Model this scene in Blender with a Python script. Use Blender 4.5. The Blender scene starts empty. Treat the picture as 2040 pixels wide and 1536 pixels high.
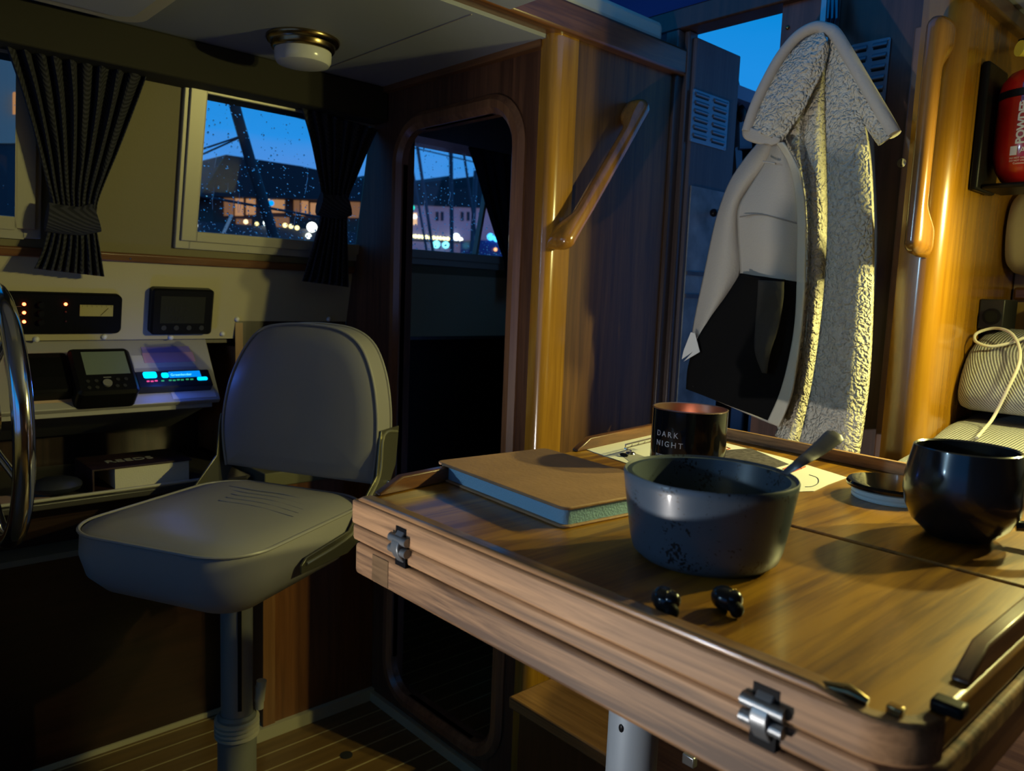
import bpy, bmesh, math, random
from mathutils import Vector, Matrix
random.seed(7)
C = bpy.context.scene.collection
PI = math.pi
# ------------------------------------------------------------------ camera, light, exposure
H = 1.05                                   # eye height above the cabin sole; the builders below measure z from the eye
R = Matrix(((0.67517533, -0.11426774, 0.72875315), (0.73660895, 0.05178888, -0.67433313), (0.03931321, 0.99209919, 0.11913721)))
cd = bpy.data.cameras.new('camera'); cam = bpy.data.objects.new('camera', cd); C.objects.link(cam)
cam.matrix_world = Matrix.Translation((0, 0, H)) @ R.to_4x4()
cd.sensor_width = 36; cd.lens = 36 * 1537 / 2040; cd.clip_start = .02; cd.clip_end = 400
cd.dof.use_dof = True; cd.dof.focus_distance = 1.0; cd.dof.aperture_fstop = 9.0
sc = bpy.context.scene; sc.camera = cam
sc.view_settings.view_transform = 'Standard'; sc.view_settings.look = 'None'
sc.view_settings.gamma = 1; sc.view_settings.exposure = 0; sc.view_settings.use_curve_mapping = False
w = bpy.data.worlds.new('dusk_sky'); sc.world = w; w.use_nodes = True
nt = w.node_tree; bg = nt.nodes['Background']
tc = nt.nodes.new('ShaderNodeTexCoord'); sp = nt.nodes.new('ShaderNodeSeparateXYZ'); rp = nt.nodes.new('ShaderNodeValToRGB')
nt.links.new(tc.outputs['Generated'], sp.inputs[0])
mp = nt.nodes.new('ShaderNodeMapping'); mp.inputs['Scale'].default_value = (1, 1, 6)
nz = nt.nodes.new('ShaderNodeTexNoise'); nz.inputs['Scale'].default_value = 3.5; nz.inputs['Detail'].default_value = 4
nt.links.new(tc.outputs['Generated'], mp.inputs[0]); nt.links.new(mp.outputs[0], nz.inputs[0])
ad = nt.nodes.new('ShaderNodeMath'); ad.operation = 'MULTIPLY_ADD'; ad.inputs[1].default_value = -.16
nt.links.new(nz.outputs[0], ad.inputs[0]); nt.links.new(sp.outputs[2], ad.inputs[2])
nt.links.new(ad.outputs[0], rp.inputs[0])
el = rp.color_ramp.elements
el[0].position = 0.0; el[0].color = (.09, .19, .52, 1)
el[1].position = 1.0; el[1].color = (.0, .10, .38, 1)
for p_, c_ in ((.04, (.07, .28, .76, 1)), (.10, (.02, .28, .80, 1)), (.3, (.0, .24, .68, 1)), (.5, (.0, .19, .62, 1))):
    e_ = el.new(p_); e_.color = c_
nt.links.new(rp.outputs[0], bg.inputs[0]); bg.inputs[1].default_value = 1.0

def lamp(name, kind, loc, energy, color, size=.02, aim=None, **kw):
    l = bpy.data.lights.new(name, kind); l.energy = energy; l.color = color
    if kind == 'AREA':
        l.size = size
        if 'size_y' in kw: l.shape = 'RECTANGLE'; l.size_y = kw['size_y']
    else: l.shadow_soft_size = size
    if kind == 'SPOT': l.spot_size = kw.get('spot', 1.0); l.spot_blend = kw.get('blend', .3)
    o = bpy.data.objects.new(name, l); C.objects.link(o); o.location = Vector(loc) + Vector((0, 0, H))
    if aim is not None: o.rotation_euler = (Vector(aim) - Vector(loc)).to_track_quat('-Z', 'Y').to_euler()
    return o
WARM = (1.0, .93, .33)
lamp('reading_lamp_light', 'SPOT', (-.02, 1.33, .19), 24, WARM, .010, (-.60, .62, -.36), spot=2.75, blend=1)
lamp('reading_lamp_light', 'SPOT', (-.19, 1.33, .20), 17, WARM, .010, (-.60, .55, -.36), spot=2.75, blend=1)
lamp('reading_lamp_spill', 'POINT', (-.05, 1.36, .17), 1.7, WARM, .02)
lamp('helm_side_fill', 'SPOT', (-.62, -.30, -.56), 25, (1, .95, .90), .02, (-.42, .85, -.06), spot=1.25, blend=.6)  # added fill with no fixture, lights the table edge and upper jacket
lamp('cool_fill', 'SPOT', (-1.38, -1.95, .26), 48, (.50, .78, 1), .05, (-.45, .9, -.10), spot=.44, blend=.6)  # added unseen cool spot, brightens bowl, page edges and jacket

# ------------------------------------------------------------------ pixel helpers: a ray through the frame met with a plane of the place
def ray(px, py): return R @ Vector((px - 1020, 768 - py, -1537))
def onX(px, py, x): r = ray(px, py); return r * (x / r.x)
def onY(px, py, y): r = ray(px, py); return r * (y / r.y)
def onZ(px, py, z): r = ray(px, py); return r * (z / r.z)

# ------------------------------------------------------------------ materials
MATS = {}
def mat(name, col, rough=.5, metal=0.0, bump=0, bscale=60, coat=0, spec=.5, var=0, vscale=8, emit=None, estr=0, trans=0, ior=1.45):
    if name in MATS: return MATS[name]
    m = bpy.data.materials.new(name); m.use_nodes = True; n = m.node_tree.nodes; L = m.node_tree.links
    b = n['Principled BSDF']; b.inputs['Base Color'].default_value = (*col, 1); b.inputs['Roughness'].default_value = rough
    b.inputs['Metallic'].default_value = metal; b.inputs['Coat Weight'].default_value = coat; b.inputs['Coat Roughness'].default_value = .08
    b.inputs['Specular IOR Level'].default_value = spec; b.inputs['IOR'].default_value = ior
    b.inputs['Transmission Weight'].default_value = trans
    if emit: b.inputs['Emission Color'].default_value = (*emit, 1); b.inputs['Emission Strength'].default_value = estr
    t = n.new('ShaderNodeTexCoord')
    if var:
        z = n.new('ShaderNodeTexNoise'); z.inputs['Scale'].default_value = vscale; z.inputs['Detail'].default_value = 5
        L.new(t.outputs['Object'], z.inputs[0])
        r = n.new('ShaderNodeValToRGB'); r.color_ramp.elements[0].position = .3; r.color_ramp.elements[1].position = .7
        r.color_ramp.elements[0].color = (*[c * (1 - var) for c in col], 1); r.color_ramp.elements[1].color = (*[min(1, c * (1 + var)) for c in col], 1)
        L.new(z.outputs[0], r.inputs[0]); L.new(r.outputs[0], b.inputs['Base Color'])
    if bump:
        z = n.new('ShaderNodeTexNoise'); z.inputs['Scale'].default_value = bscale; z.inputs['Detail'].default_value = 4
        L.new(t.outputs['Object'], z.inputs[0])
        u = n.new('ShaderNodeBump'); u.inputs['Strength'].default_value = bump; u.inputs['Distance'].default_value = .003
        L.new(z.outputs[0], u.inputs['Height']); L.new(u.outputs[0], b.inputs['Normal'])
    MATS[name] = m; return m

def wood(name, dark, light, axis='Z', fine=90, rough=.35, coat=.3, bump=.15, lo=.38, hi=.62):
    if name in MATS: return MATS[name]
    m = bpy.data.materials.new(name); m.use_nodes = True; n = m.node_tree.nodes; L = m.node_tree.links
    b = n['Principled BSDF']; b.inputs['Roughness'].default_value = rough; b.inputs['Coat Weight'].default_value = coat; b.inputs['Coat Roughness'].default_value = .15
    t = n.new('ShaderNodeTexCoord'); g = n.new('ShaderNodeMapping'); k = .045
    g.inputs['Scale'].default_value = {'X': (k, 1, 1), 'Y': (1, k, 1), 'Z': (1, 1, k)}[axis]
    L.new(t.outputs['Object'], g.inputs[0])
    z = n.new('ShaderNodeTexNoise'); z.inputs['Scale'].default_value = fine; z.inputs['Detail'].default_value = 8; z.inputs['Roughness'].default_value = .65; z.inputs['Distortion'].default_value = .6
    z2 = n.new('ShaderNodeTexNoise'); z2.inputs['Scale'].default_value = fine * .16; z2.inputs['Detail'].default_value = 3; z2.inputs['Distortion'].default_value = 1.2
    L.new(g.outputs[0], z.inputs[0]); L.new(g.outputs[0], z2.inputs[0])
    a = n.new('ShaderNodeMath'); a.operation = 'MULTIPLY_ADD'; a.inputs[1].default_value = .55
    c = n.new('ShaderNodeMath'); c.operation = 'MULTIPLY'; c.inputs[1].default_value = .45
    L.new(z2.outputs[0], c.inputs[0]); L.new(z.outputs[0], a.inputs[0]); L.new(c.outputs[0], a.inputs[2])
    r = n.new('ShaderNodeValToRGB'); r.color_ramp.elements[0].position = lo; r.color_ramp.elements[1].position = hi
    r.color_ramp.elements[0].color = (*dark, 1); r.color_ramp.elements[1].color = (*light, 1)
    L.new(a.outputs[0], r.inputs[0]); L.new(r.outputs[0], b.inputs['Base Color'])
    u = n.new('ShaderNodeBump'); u.inputs['Strength'].default_value = bump; u.inputs['Distance'].default_value = .001
    L.new(z.outputs[0], u.inputs['Height']); L.new(u.outputs[0], b.inputs['Normal'])
    MATS[name] = m; return m

def stripes(name, c1, c2, scale, rot=(0, 0, 0), rough=.9, bump=.4):
    if name in MATS: return MATS[name]
    m = bpy.data.materials.new(name); m.use_nodes = True; n = m.node_tree.nodes; L = m.node_tree.links
    b = n['Principled BSDF']; b.inputs['Roughness'].default_value = rough
    t = n.new('ShaderNodeTexCoord'); g = n.new('ShaderNodeMapping'); g.inputs['Rotation'].default_value = rot
    wv = n.new('ShaderNodeTexWave'); wv.inputs['Scale'].default_value = scale; wv.inputs['Distortion'].default_value = .5; wv.inputs['Detail'].default_value = 2; wv.inputs['Detail Scale'].default_value = 3
    L.new(t.outputs['Object'], g.inputs[0]); L.new(g.outputs[0], wv.inputs[0])
    r = n.new('ShaderNodeValToRGB'); r.color_ramp.elements[0].color = (*c1, 1); r.color_ramp.elements[1].color = (*c2, 1)
    r.color_ramp.elements[0].position = .3; r.color_ramp.elements[1].position = .7
    L.new(wv.outputs[0], r.inputs[0]); L.new(r.outputs[0], b.inputs['Base Color'])
    u = n.new('ShaderNodeBump'); u.inputs['Strength'].default_value = bump; u.inputs['Distance'].default_value = .002
    L.new(wv.outputs[0], u.inputs['Height']); L.new(u.outputs[0], b.inputs['Normal'])
    MATS[name] = m; return m

def sherpa_mat():
    m = bpy.data.materials.new('sherpa_fleece'); m.use_nodes = True; n = m.node_tree.nodes; L = m.node_tree.links
    b = n['Principled BSDF']; b.inputs['Base Color'].default_value = (.66, .60, .47, 1); b.inputs['Roughness'].default_value = 1; b.inputs['Specular IOR Level'].default_value = .05
    t = n.new('ShaderNodeTexCoord'); z = n.new('ShaderNodeTexNoise'); z.inputs['Scale'].default_value = 55; z.inputs['Detail'].default_value = 3
    L.new(t.outputs['Object'], z.inputs[0])
    mx = n.new('ShaderNodeMixRGB'); mx.inputs[0].default_value = .025
    L.new(t.outputs['Object'], mx.inputs[1]); L.new(z.outputs['Color'], mx.inputs[2])
    v = n.new('ShaderNodeTexVoronoi'); v.feature = 'SMOOTH_F1'; v.inputs['Scale'].default_value = 170; v.inputs['Smoothness'].default_value = .5
    L.new(mx.outputs[0], v.inputs[0])
    iv = n.new('ShaderNodeMath'); iv.operation = 'SUBTRACT'; iv.inputs[0].default_value = 1; L.new(v.outputs[0], iv.inputs[1])
    u = n.new('ShaderNodeBump'); u.inputs['Strength'].default_value = 1; u.inputs['Distance'].default_value = .007
    L.new(iv.outputs[0], u.inputs['Height']); L.new(u.outputs[0], b.inputs['Normal'])
    return m

TEAK_Z = wood('teak_upright', (.075, .026, .008), (.22, .088, .026), 'Z')
TEAK_X = wood('teak_along_x', (.10, .038, .012), (.26, .115, .038), 'X', coat=.55, rough=.3)
TEAK_Y = wood('teak_along_y', (.075, .026, .008), (.22, .088, .026), 'Y')
TABLE = wood('teak_table_top', (.14, .056, .002), (.36, .172, .008), 'Y', fine=120, rough=.35, coat=.2, bump=.1, lo=.42, hi=.58)
EDGE = wood('weathered_table_edge', (.075, .034, .012), (.42, .225, .100), 'X', fine=130, rough=.62, coat=0)
PILLAR = wood('varnished_oak', (.21, .088, .004), (.36, .17, .010), 'Z', fine=60, rough=.25, coat=.6)
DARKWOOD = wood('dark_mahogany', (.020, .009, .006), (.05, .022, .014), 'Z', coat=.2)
DOORWOOD = wood('painted_leaf_wood', (.06, .05, .06), (.10, .085, .09), 'Z', coat=0, rough=.6)
SOLE = wood('sole_teak', (.10, .045, .014), (.2, .095, .03), 'Y', coat=.1)
LINING = mat('dimmed_lining', (.19, .16, .08), .6, bump=.05, bscale=300)  # dimmer light on the upper wall is put into this darker colour
CREAM = mat('cream_lining', (.46, .40, .235), .55, bump=.05, bscale=300)
CREAMLID = mat('coaming_cream', (.62, .56, .42), .5)
CEIL = mat('headliner_white', (.26, .28, .34), .6)
BEAM = mat('beam_fabric', (.022, .019, .009), .8, bump=.1, bscale=200)
ALU = mat('window_aluminium', (.42, .39, .30), .4, .25)
BLACK = mat('black_plastic', (.007, .007, .008), .35, spec=.15)
BLACKM = mat('matt_black', (.005, .005, .006), .55, spec=.06)
CHROME = mat('chrome', (.75, .74, .72), .12, 1)
STEEL = mat('brushed_steel', (.42, .43, .44), .35, .9)
BRASS = mat('dark_brass', (.30, .22, .10), .25, 1)
WHITEP = mat('white_plastic', (.72, .70, .66), .35)
VINYL = mat('grey_vinyl', (.29, .275, .265), .42, bump=.12, bscale=35)
VINYLD = mat('dark_vinyl_under', (.06, .06, .055), .6)
BRACKET = mat('hinge_bracket_olive', (.16, .15, .10), .3, .6)
POLE = mat('grey_anodised_pole', (.30, .29, .26), .4, .4)
CURT = stripes('curtain_twill', (.010, .010, .016), (.032, .032, .045), 60, (0.5, .6, .0))
CURT2 = stripes('curtain_navy', (.018, .018, .026), (.04, .04, .055), 60, (0.5, .6, .0))
SHERPA = sherpa_mat()
SUEDE = mat('sand_suede', (.50, .45, .37), .95, bump=.25, bscale=250, spec=.1)
SUEDEL = mat('placket_cotton', (.62, .56, .42), .9, bump=.3, bscale=120, spec=.1)
BLKCLOTH = mat('black_cotton', (.008, .0075, .007), .95, bump=.4, bscale=90, spec=.1)
PLATE = mat('louvre_plate', (.20, .23, .27), .4, .5)
PAPER = mat('white_paper', (.75, .73, .66), .9)
SETTEE = stripes('settee_weave', (.12, .12, .12), (.40, .40, .37), 90, (0, .7, .3))
GREEN_LCD = mat('lcd_grey_green', (.17, .21, .17), .12)

# ------------------------------------------------------------------ mesh helpers
def V(*a): return Vector(a)
def face(bm, vs):
    try: return bm.faces.new(vs)
    except ValueError: return None
def hexa(bm, p):
    v = [bm.verts.new(q) for q in p]
    for f in ((0, 3, 2, 1), (4, 5, 6, 7), (0, 1, 5, 4), (1, 2, 6, 5), (2, 3, 7, 6), (3, 0, 4, 7)): face(bm, [v[i] for i in f])
def bx(bm, x0, x1, y0, y1, z0, z1):
    hexa(bm, [V(x0, y0, z0), V(x1, y0, z0), V(x1, y1, z0), V(x0, y1, z0), V(x0, y0, z1), V(x1, y0, z1), V(x1, y1, z1), V(x0, y1, z1)])
    return bm
def B(x0, x1, y0, y1, z0, z1): return bx(bmesh.new(), x0, x1, y0, y1, z0, z1)
def prism(bm, pts, off):
    off = Vector(off); a = [bm.verts.new(p) for p in pts]; b = [bm.verts.new(Vector(p) + off) for p in pts]; n = len(pts)
    face(bm, a[::-1]); face(bm, b)
    for i in range(n): face(bm, (a[i], a[(i + 1) % n], b[(i + 1) % n], b[i]))
    return bm
def loft(bm, rings, closed=True, cap=True):
    vs = [[bm.verts.new(p) for p in r] for r in rings]; n = len(vs[0])
    for a, b in zip(vs, vs[1:]):
        for i in range(n if closed else n - 1): face(bm, (a[i], a[(i + 1) % n], b[(i + 1) % n], b[i]))
    if cap and closed: face(bm, vs[0][::-1]); face(bm, vs[-1])
    return bm
def catmull(pts, n=8, closed=False):
    P = [Vector(p) for p in pts]; out = []; m = len(P)
    for i in range(m if closed else m - 1):
        if closed: a, b, c, d = P[i - 1], P[i], P[(i + 1) % m], P[(i + 2) % m]
        else: a, b, c, d = P[max(i - 1, 0)], P[i], P[i + 1], P[min(i + 2, m - 1)]
        for k in range(n):
            t = k / n; out.append(.5 * ((2 * b) + (c - a) * t + (2 * a - 5 * b + 4 * c - d) * t * t + (3 * b - a - 3 * c + d) * t ** 3))
    if not closed: out.append(P[-1])
    return out
def tube(bm, pts, r, seg=12, closed=False, up=None, flat=1.0):
    pts = [Vector(p) for p in pts]; n = len(pts); rings = []; prev = None
    for i, p in enumerate(pts):
        a = pts[(i - 1) % n] if (closed or i > 0) else p; b = pts[(i + 1) % n] if (closed or i < n - 1) else p
        t = (b - a).normalized()
        if up is not None: nn = (Vector(up) - t * t.dot(Vector(up))).normalized()
        elif prev is None:
            h = V(0, 0, 1) if abs(t.z) < .9 else V(1, 0, 0); nn = (h - t * t.dot(h)).normalized()
        else: nn = (prev - t * t.dot(prev)).normalized()
        prev = nn; bb = t.cross(nn); rr = r[i] if isinstance(r, (list, tuple)) else r
        rings.append([p + (nn * math.cos(2 * PI * k / seg) * flat + bb * math.sin(2 * PI * k / seg)) * rr for k in range(seg)])
    if closed: rings.append(rings[0]); return loft(bm, rings, True, False)
    return loft(bm, rings)
def lathe(bm, c, prof, seg=48, M=None, cap=True):
    c = Vector(c); rings = []
    for r, z in prof:
        ring = [V(r * math.cos(2 * PI * k / seg), r * math.sin(2 * PI * k / seg), z) for k in range(seg)]
        rings.append([c + ((M @ q) if M else q) for q in ring])
    return loft(bm, rings, True, cap)
def ball(bm, c, r, s=(1, 1, 1), sub=2):
    g = bmesh.ops.create_icosphere(bm, subdivisions=sub, radius=r)
    for v in g['verts']: v.co = Vector(c) + V(v.co.x * s[0], v.co.y * s[1], v.co.z * s[2])
    return bm
def rrect(u0, u1, v0, v1, r, n=6):
    out = []
    for cx, cy, a0 in ((u1 - r, v1 - r, 0), (u0 + r, v1 - r, 90), (u0 + r, v0 + r, 180), (u1 - r, v0 + r, 270)):
        for k in range(n + 1):
            a = math.radians(a0 + 90 * k / n); out.append((cx + r * math.cos(a), cy + r * math.sin(a)))
    return out
class Frame:                                 # a flat working plane: u, v in the plane, w out of it
    def __init__(s, o, u, v, flip=False):
        s.o = Vector(o); s.u = Vector(u).normalized(); v = Vector(v); s.v = (v - s.u * v.dot(s.u)).normalized(); s.n = s.u.cross(s.v)
        if s.n.dot(-s.o) < 0: s.n = -s.n
    def p(s, u, v, w=0): return s.o + s.u * u + s.v * v + s.n * w
    def px(s, x, y, w=0):
        r = ray(x, y); q = r * ((s.o + s.n * w).dot(s.n) / r.dot(s.n)) - s.o; return q.dot(s.u), q.dot(s.v)
    def P(s, x, y, w=0): u, v = s.px(x, y, w); return s.p(u, v, w)
    def box(s, bm, u0, u1, v0, v1, w0, w1):
        hexa(bm, [s.p(*q) for q in ((u0, v0, w0), (u1, v0, w0), (u1, v1, w0), (u0, v1, w0), (u0, v0, w1), (u1, v0, w1), (u1, v1, w1), (u0, v1, w1))]); return bm
    def rbox(s, bm, u0, u1, v0, v1, w0, w1, r, n=5, inset=0):
        A = [s.p(a, b, w0) for a, b in rrect(u0, u1, v0, v1, r, n)]
        Bq = [s.p(a, b, w1 - inset) for a, b in rrect(u0, u1, v0, v1, r, n)]
        rings = [A, Bq]
        if inset: rings.append([s.p(a, b, w1) for a, b in rrect(u0 + inset, u1 - inset, v0 + inset, v1 - inset, max(r - inset, .0005), n)])
        return loft(bm, rings)
    def ring(s, bm, u0, u1, v0, v1, r, t, w0, w1, n=10):      # rounded frame, inner rect given, t wide
        I = rrect(u0, u1, v0, v1, r, n); O = rrect(u0 - t, u1 + t, v0 - t, v1 + t, r + t, n)
        m = t * .3; Om = rrect(u0 - t + m, u1 + t - m, v0 - t + m, v1 + t - m, r + t - m, n); Im = rrect(u0 - m, u1 + m, v0 - m, v1 + m, r + m, n)
        h = (w1 - w0) * .35
        rings = [[s.p(a, b, w0) for a, b in I], [s.p(a, b, w1 - h) for a, b in I], [s.p(a, b, w1) for a, b in Im], [s.p(a, b, w1) for a, b in Om], [s.p(a, b, w1 - h) for a, b in O], [s.p(a, b, w0) for a, b in O]]
        rings.append(rings[0]); return loft(bm, rings, True, False)

ROOTS = []
def obj(name, bm, m, parent=None, bevel=0, seg=2, smooth=True, sub=0, solid=0, M=None, kind=None, label=None):
    if M: bmesh.ops.transform(bm, matrix=M, verts=bm.verts)
    bmesh.ops.remove_doubles(bm, verts=bm.verts, dist=1e-6)
    bmesh.ops.recalc_face_normals(bm, faces=bm.faces)
    if parent is not None: off = root_loc(parent)
    else:
        xs = [v.co for v in bm.verts]
        off = V((min(v.x for v in xs) + max(v.x for v in xs)) / 2, (min(v.y for v in xs) + max(v.y for v in xs)) / 2, min(v.z for v in xs))
    for v in bm.verts: v.co -= off
    me = bpy.data.meshes.new(name); bm.to_mesh(me); bm.free()
    if smooth:
        me.polygons.foreach_set('use_smooth', [True] * len(me.polygons)); me.set_sharp_from_angle(angle=math.radians(38))
    me.materials.append(m)
    o = bpy.data.objects.new(name, me); C.objects.link(o)
    if parent is not None: o.parent = parent
    else: o.location = off; ROOTS.append(o)
    if bevel:
        b = o.modifiers.new('bevel', 'BEVEL'); b.width = bevel; b.segments = seg; b.limit_method = 'ANGLE'; b.angle_limit = math.radians(40)
    if solid: s = o.modifiers.new('solid', 'SOLIDIFY'); s.thickness = solid; s.offset = 0
    if sub: s = o.modifiers.new('sub', 'SUBSURF'); s.levels = s.render_levels = sub
    if kind: o['kind'] = kind
    if label: o['label'] = label
    return o
def root_loc(o):
    while o.parent is not None: o = o.parent
    return Vector(o.location)
def tag(o, label, cat, group=None):
    o['label'] = label; o['category'] = cat
    if group: o['group'] = group
    return o
def thing(name, label, cat, loc, group=None):
    o = bpy.data.objects.new(name, None); C.objects.link(o); o.location = loc; o.empty_display_size = .05; ROOTS.append(o)
    return tag(o, label, cat, group)
def struct(name, bm, m, **k): return obj(name, bm, m, kind='structure', **k)
def text(name, s, size, fr, m, parent, depth=.0006, fn=None, space=1.0, align='LEFT', bold=0):
    cu = bpy.data.curves.new('t', 'FONT'); cu.body = s; cu.size = size; cu.extrude = depth; cu.space_character = space; cu.offset = bold; cu.align_x = align
    t = bpy.data.objects.new('t', cu); C.objects.link(t); bpy.context.view_layer.update()
    me = bpy.data.meshes.new_from_object(t.evaluated_get(bpy.context.evaluated_depsgraph_get()))
    bpy.data.objects.remove(t); bm = bmesh.new(); bm.from_mesh(me); bpy.data.meshes.remove(me)
    for v in bm.verts: v.co = fn(v.co) if fn else fr(v.co)
    return obj(name, bm, m, parent, smooth=False)

F = -1.05            # sole
D = 1.034            # bulkhead with the doorway
T = -.205            # table top
XW = lambda z: -1.7355 + .219 * z                                     # the cabin side leans outward towards the bottom
WALL = Frame((-1.7355, 0, 0), (0, 1, 0), (.219, 0, 1))
VS = math.sqrt(1 + .219 ** 2)

# ------------------------------------------------------------------ setting
def panel(fr, us, vs, holes, w0, w1):
    bm = bmesh.new()
    for a, b in zip(us, us[1:]):
        for c, d in zip(vs, vs[1:]):
            if not any(h[0] <= a and b <= h[1] and h[2] <= c and d <= h[3] for h in holes): fr.box(bm, a, b, c, d, w0, w1)
    return bm
WB, WT = WALL.px(387, 468)[1], WALL.px(388, 172)[1]
pb = WALL.px(300, 676)[1]; pb2 = WALL.px(560, 640)[1]
us = [-1.3, -.25, .315, .622, .742, 1.05, 1.105, 1.62, 1.8]
holes = [(-.25, .315, WB, WT), (.622, 1.05, WB, WT), (1.105, 1.62, WB, WT)]
zt = WALL.px(350, 517)[1]
struct('wall_left', panel(WALL, us, [zt, WB, WT, .56], holes, -.03, 0), LINING, smooth=False)
WLO = struct('wall_fascia', panel(WALL, us, [pb, pb2, zt], [(.742, 1.05, pb, pb2)], -.03, 0), CREAM, smooth=False)
bm = bmesh.new(); bx(bm, -2.02, -1.99, -1.3, 1.8, F, -.14)
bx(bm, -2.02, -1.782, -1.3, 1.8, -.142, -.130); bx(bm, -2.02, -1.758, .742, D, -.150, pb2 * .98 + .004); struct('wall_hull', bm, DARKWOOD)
floor = B(-2.0, .9, -1.3, 1.82, F - .03, F)
sole = mat('sole', (.1, .05, .02))
def plank_mat():
    m = bpy.data.materials.new('teak_and_holly_sole'); m.use_nodes = True; n = m.node_tree.nodes; L = m.node_tree.links; b = n['Principled BSDF']; b.inputs['Roughness'].default_value = .45
    t = n.new('ShaderNodeTexCoord'); s = n.new('ShaderNodeSeparateXYZ'); L.new(t.outputs['Object'], s.inputs[0])
    md = n.new('ShaderNodeMath'); md.operation = 'PINGPONG'; md.inputs[1].default_value = .0275; L.new(s.outputs[0], md.inputs[0])
    lt = n.new('ShaderNodeMath'); lt.operation = 'LESS_THAN'; lt.inputs[1].default_value = .0022; L.new(md.outputs[0], lt.inputs[0])
    g = n.new('ShaderNodeMapping'); g.inputs['Scale'].default_value = (1, .05, 1); L.new(t.outputs['Object'], g.inputs[0])
    z = n.new('ShaderNodeTexNoise'); z.inputs['Scale'].default_value = 60; z.inputs['Detail'].default_value = 6; L.new(g.outputs[0], z.inputs[0])
    r = n.new('ShaderNodeValToRGB'); r.color_ramp.elements[0].color = (.085, .045, .014, 1); r.color_ramp.elements[1].color = (.22, .12, .035, 1); L.new(z.outputs[0], r.inputs[0])
    x = n.new('ShaderNodeMixRGB'); x.inputs[2].default_value = (.42, .33, .15, 1); L.new(lt.outputs[0], x.inputs[0]); L.new(r.outputs[0], x.inputs[1]); L.new(x.outputs[0], b.inputs['Base Color'])
    return m
struct('floor', floor, plank_mat())
bm = B(-1.8, -1.05, -1.3, D, .461, .49); bx(bm, -1.05, .9, -1.3, .90, .47, .56); bx(bm, -.45, .9, .90, 1.82, .50, .56); bx(bm, -1.66, -1.03, D, 1.82, .47, .50)
struct('ceiling', bm, CEIL)
bm = B(-1.3712, -1.3692, -.2, .845, .4600, .462)
bm = bmesh.new(); a = onZ(740, 103, .4605); b = onZ(943, 12, .4605); bx(bm, -1.56, -1.06, a.y - .0012, a.y + .0012, .4598, .462)
struct('trim_1', bm, mat('ceiling_seam', (.25, .23, .22), .8))  # thin line along the joint in the headliner
bm = B(-1.72, -1.577, -1.3, D, .384, .461); struct('trim_2', bm, BEAM, bevel=.004)
bm = bmesh.new(); zt = WALL.px(350, 517)[1]; WALL.box(bm, -1.3, D, zt - .009, zt + .009, 0, .012)
STRIP = struct('trim_3', bm, TEAK_Y, bevel=.003)
# bulkhead with doorway
BULK = Frame((0, D, 0), (1, 0, 0), (0, 0, 1))
dl, dr, db, dt = -1.512, -1.139, -.975, .352
bm = bmesh.new(); prism(bm, [V(dl, D, F), V(dl, D, .49), V(XW(.49), D, .49), V(XW(-.14), D, -.14), V(-2.0, D, -.14), V(-2.0, D, F)], (0, .03, 0)); bx(bm, dr, -1.058, D, D + .03, F, .49); bx(bm, dl, dr, D, D + .03, dt, .49); bx(bm, dl, dr, D, D + .03, F, db)
struct('wall_bulkhead', bm, wood('bulkhead_teak', (.060, .022, .009), (.16, .068, .030), 'Z', coat=0, rough=.6), smooth=False)
bm = bmesh.new(); BULK.ring(bm, dl, dr, db, dt, .07, .036, -.012, .014); struct('trim_4', bm, wood('door_trim_teak', (.13, .055, .026), (.27, .13, .062), 'Z'))
bm = B(-1.60, -1.06, D - .016, D, .448, .461); struct('trim_5', bm, TEAK_X)
bm = bmesh.new()                                             # rounded corner post
ring = [(-1.062, D + .05), (-1.062, D - .012), (-1.048, D - .012)] + [(-1.048 + .022 * math.sin(a), D + .010 - .022 * math.cos(a)) for a in [PI / 2 * k / 8 for k in range(1, 9)]] + [(-1.026, D + .05)]
loft(bm, [[V(x, y, F) for x, y in ring], [V(x, y, .47) for x, y in ring]]); struct('trim_6', bm, wood('post_teak', (.22, .100, .010), (.36, .18, .02), 'Z', coat=.8, rough=.22))
bm = B(-1.06, -1.03, D + .04, 1.38, F, .47); struct('wall_passage', bm, wood('passage_teak', (.055, .022, .005), (.17, .075, .014), 'Z', coat=.05, rough=.5))
bm = B(-1.075, -1.012, .70, 1.42, .468, .522); struct('trim_7', bm, TEAK_Y, bevel=.006)
bm = B(-1.10, -1.03, .70, 1.34, .522, .565); struct('trim_8', bm, CREAMLID, bevel=.012)
# forecabin beyond the doorway
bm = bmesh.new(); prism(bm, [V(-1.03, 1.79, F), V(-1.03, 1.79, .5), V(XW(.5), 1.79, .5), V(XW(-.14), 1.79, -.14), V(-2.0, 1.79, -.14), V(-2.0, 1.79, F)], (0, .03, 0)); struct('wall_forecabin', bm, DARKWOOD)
bm = bmesh.new(); fr = Frame((0, 1.70, 0), (1, 0, 0), (0, 0, 1)); u0, v0 = fr.px(770, 1312); u1, v1 = fr.px(872, 1150); fr.rbox(bm, u0 - .3, u1, v0, v1 + .25, 0, .02, .03)
t_ = thing('forecabin_locker', 'pale rounded locker low in the dark cabin beyond the doorway', 'locker', fr.p(u1 - .2, v0))
obj('door', bm, mat('locker_pale', (.35, .34, .3), .5), t_)
bm = bmesh.new(); ball(bm, fr.P(858, 1240, .03), .012, (1, .8, 1)); obj('knob', bm, BLACK, t_)
bm = B(-1.9, -1.04, 1.72, 1.79, F, -.2); struct('trim_9', bm, DARKWOOD)
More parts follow.
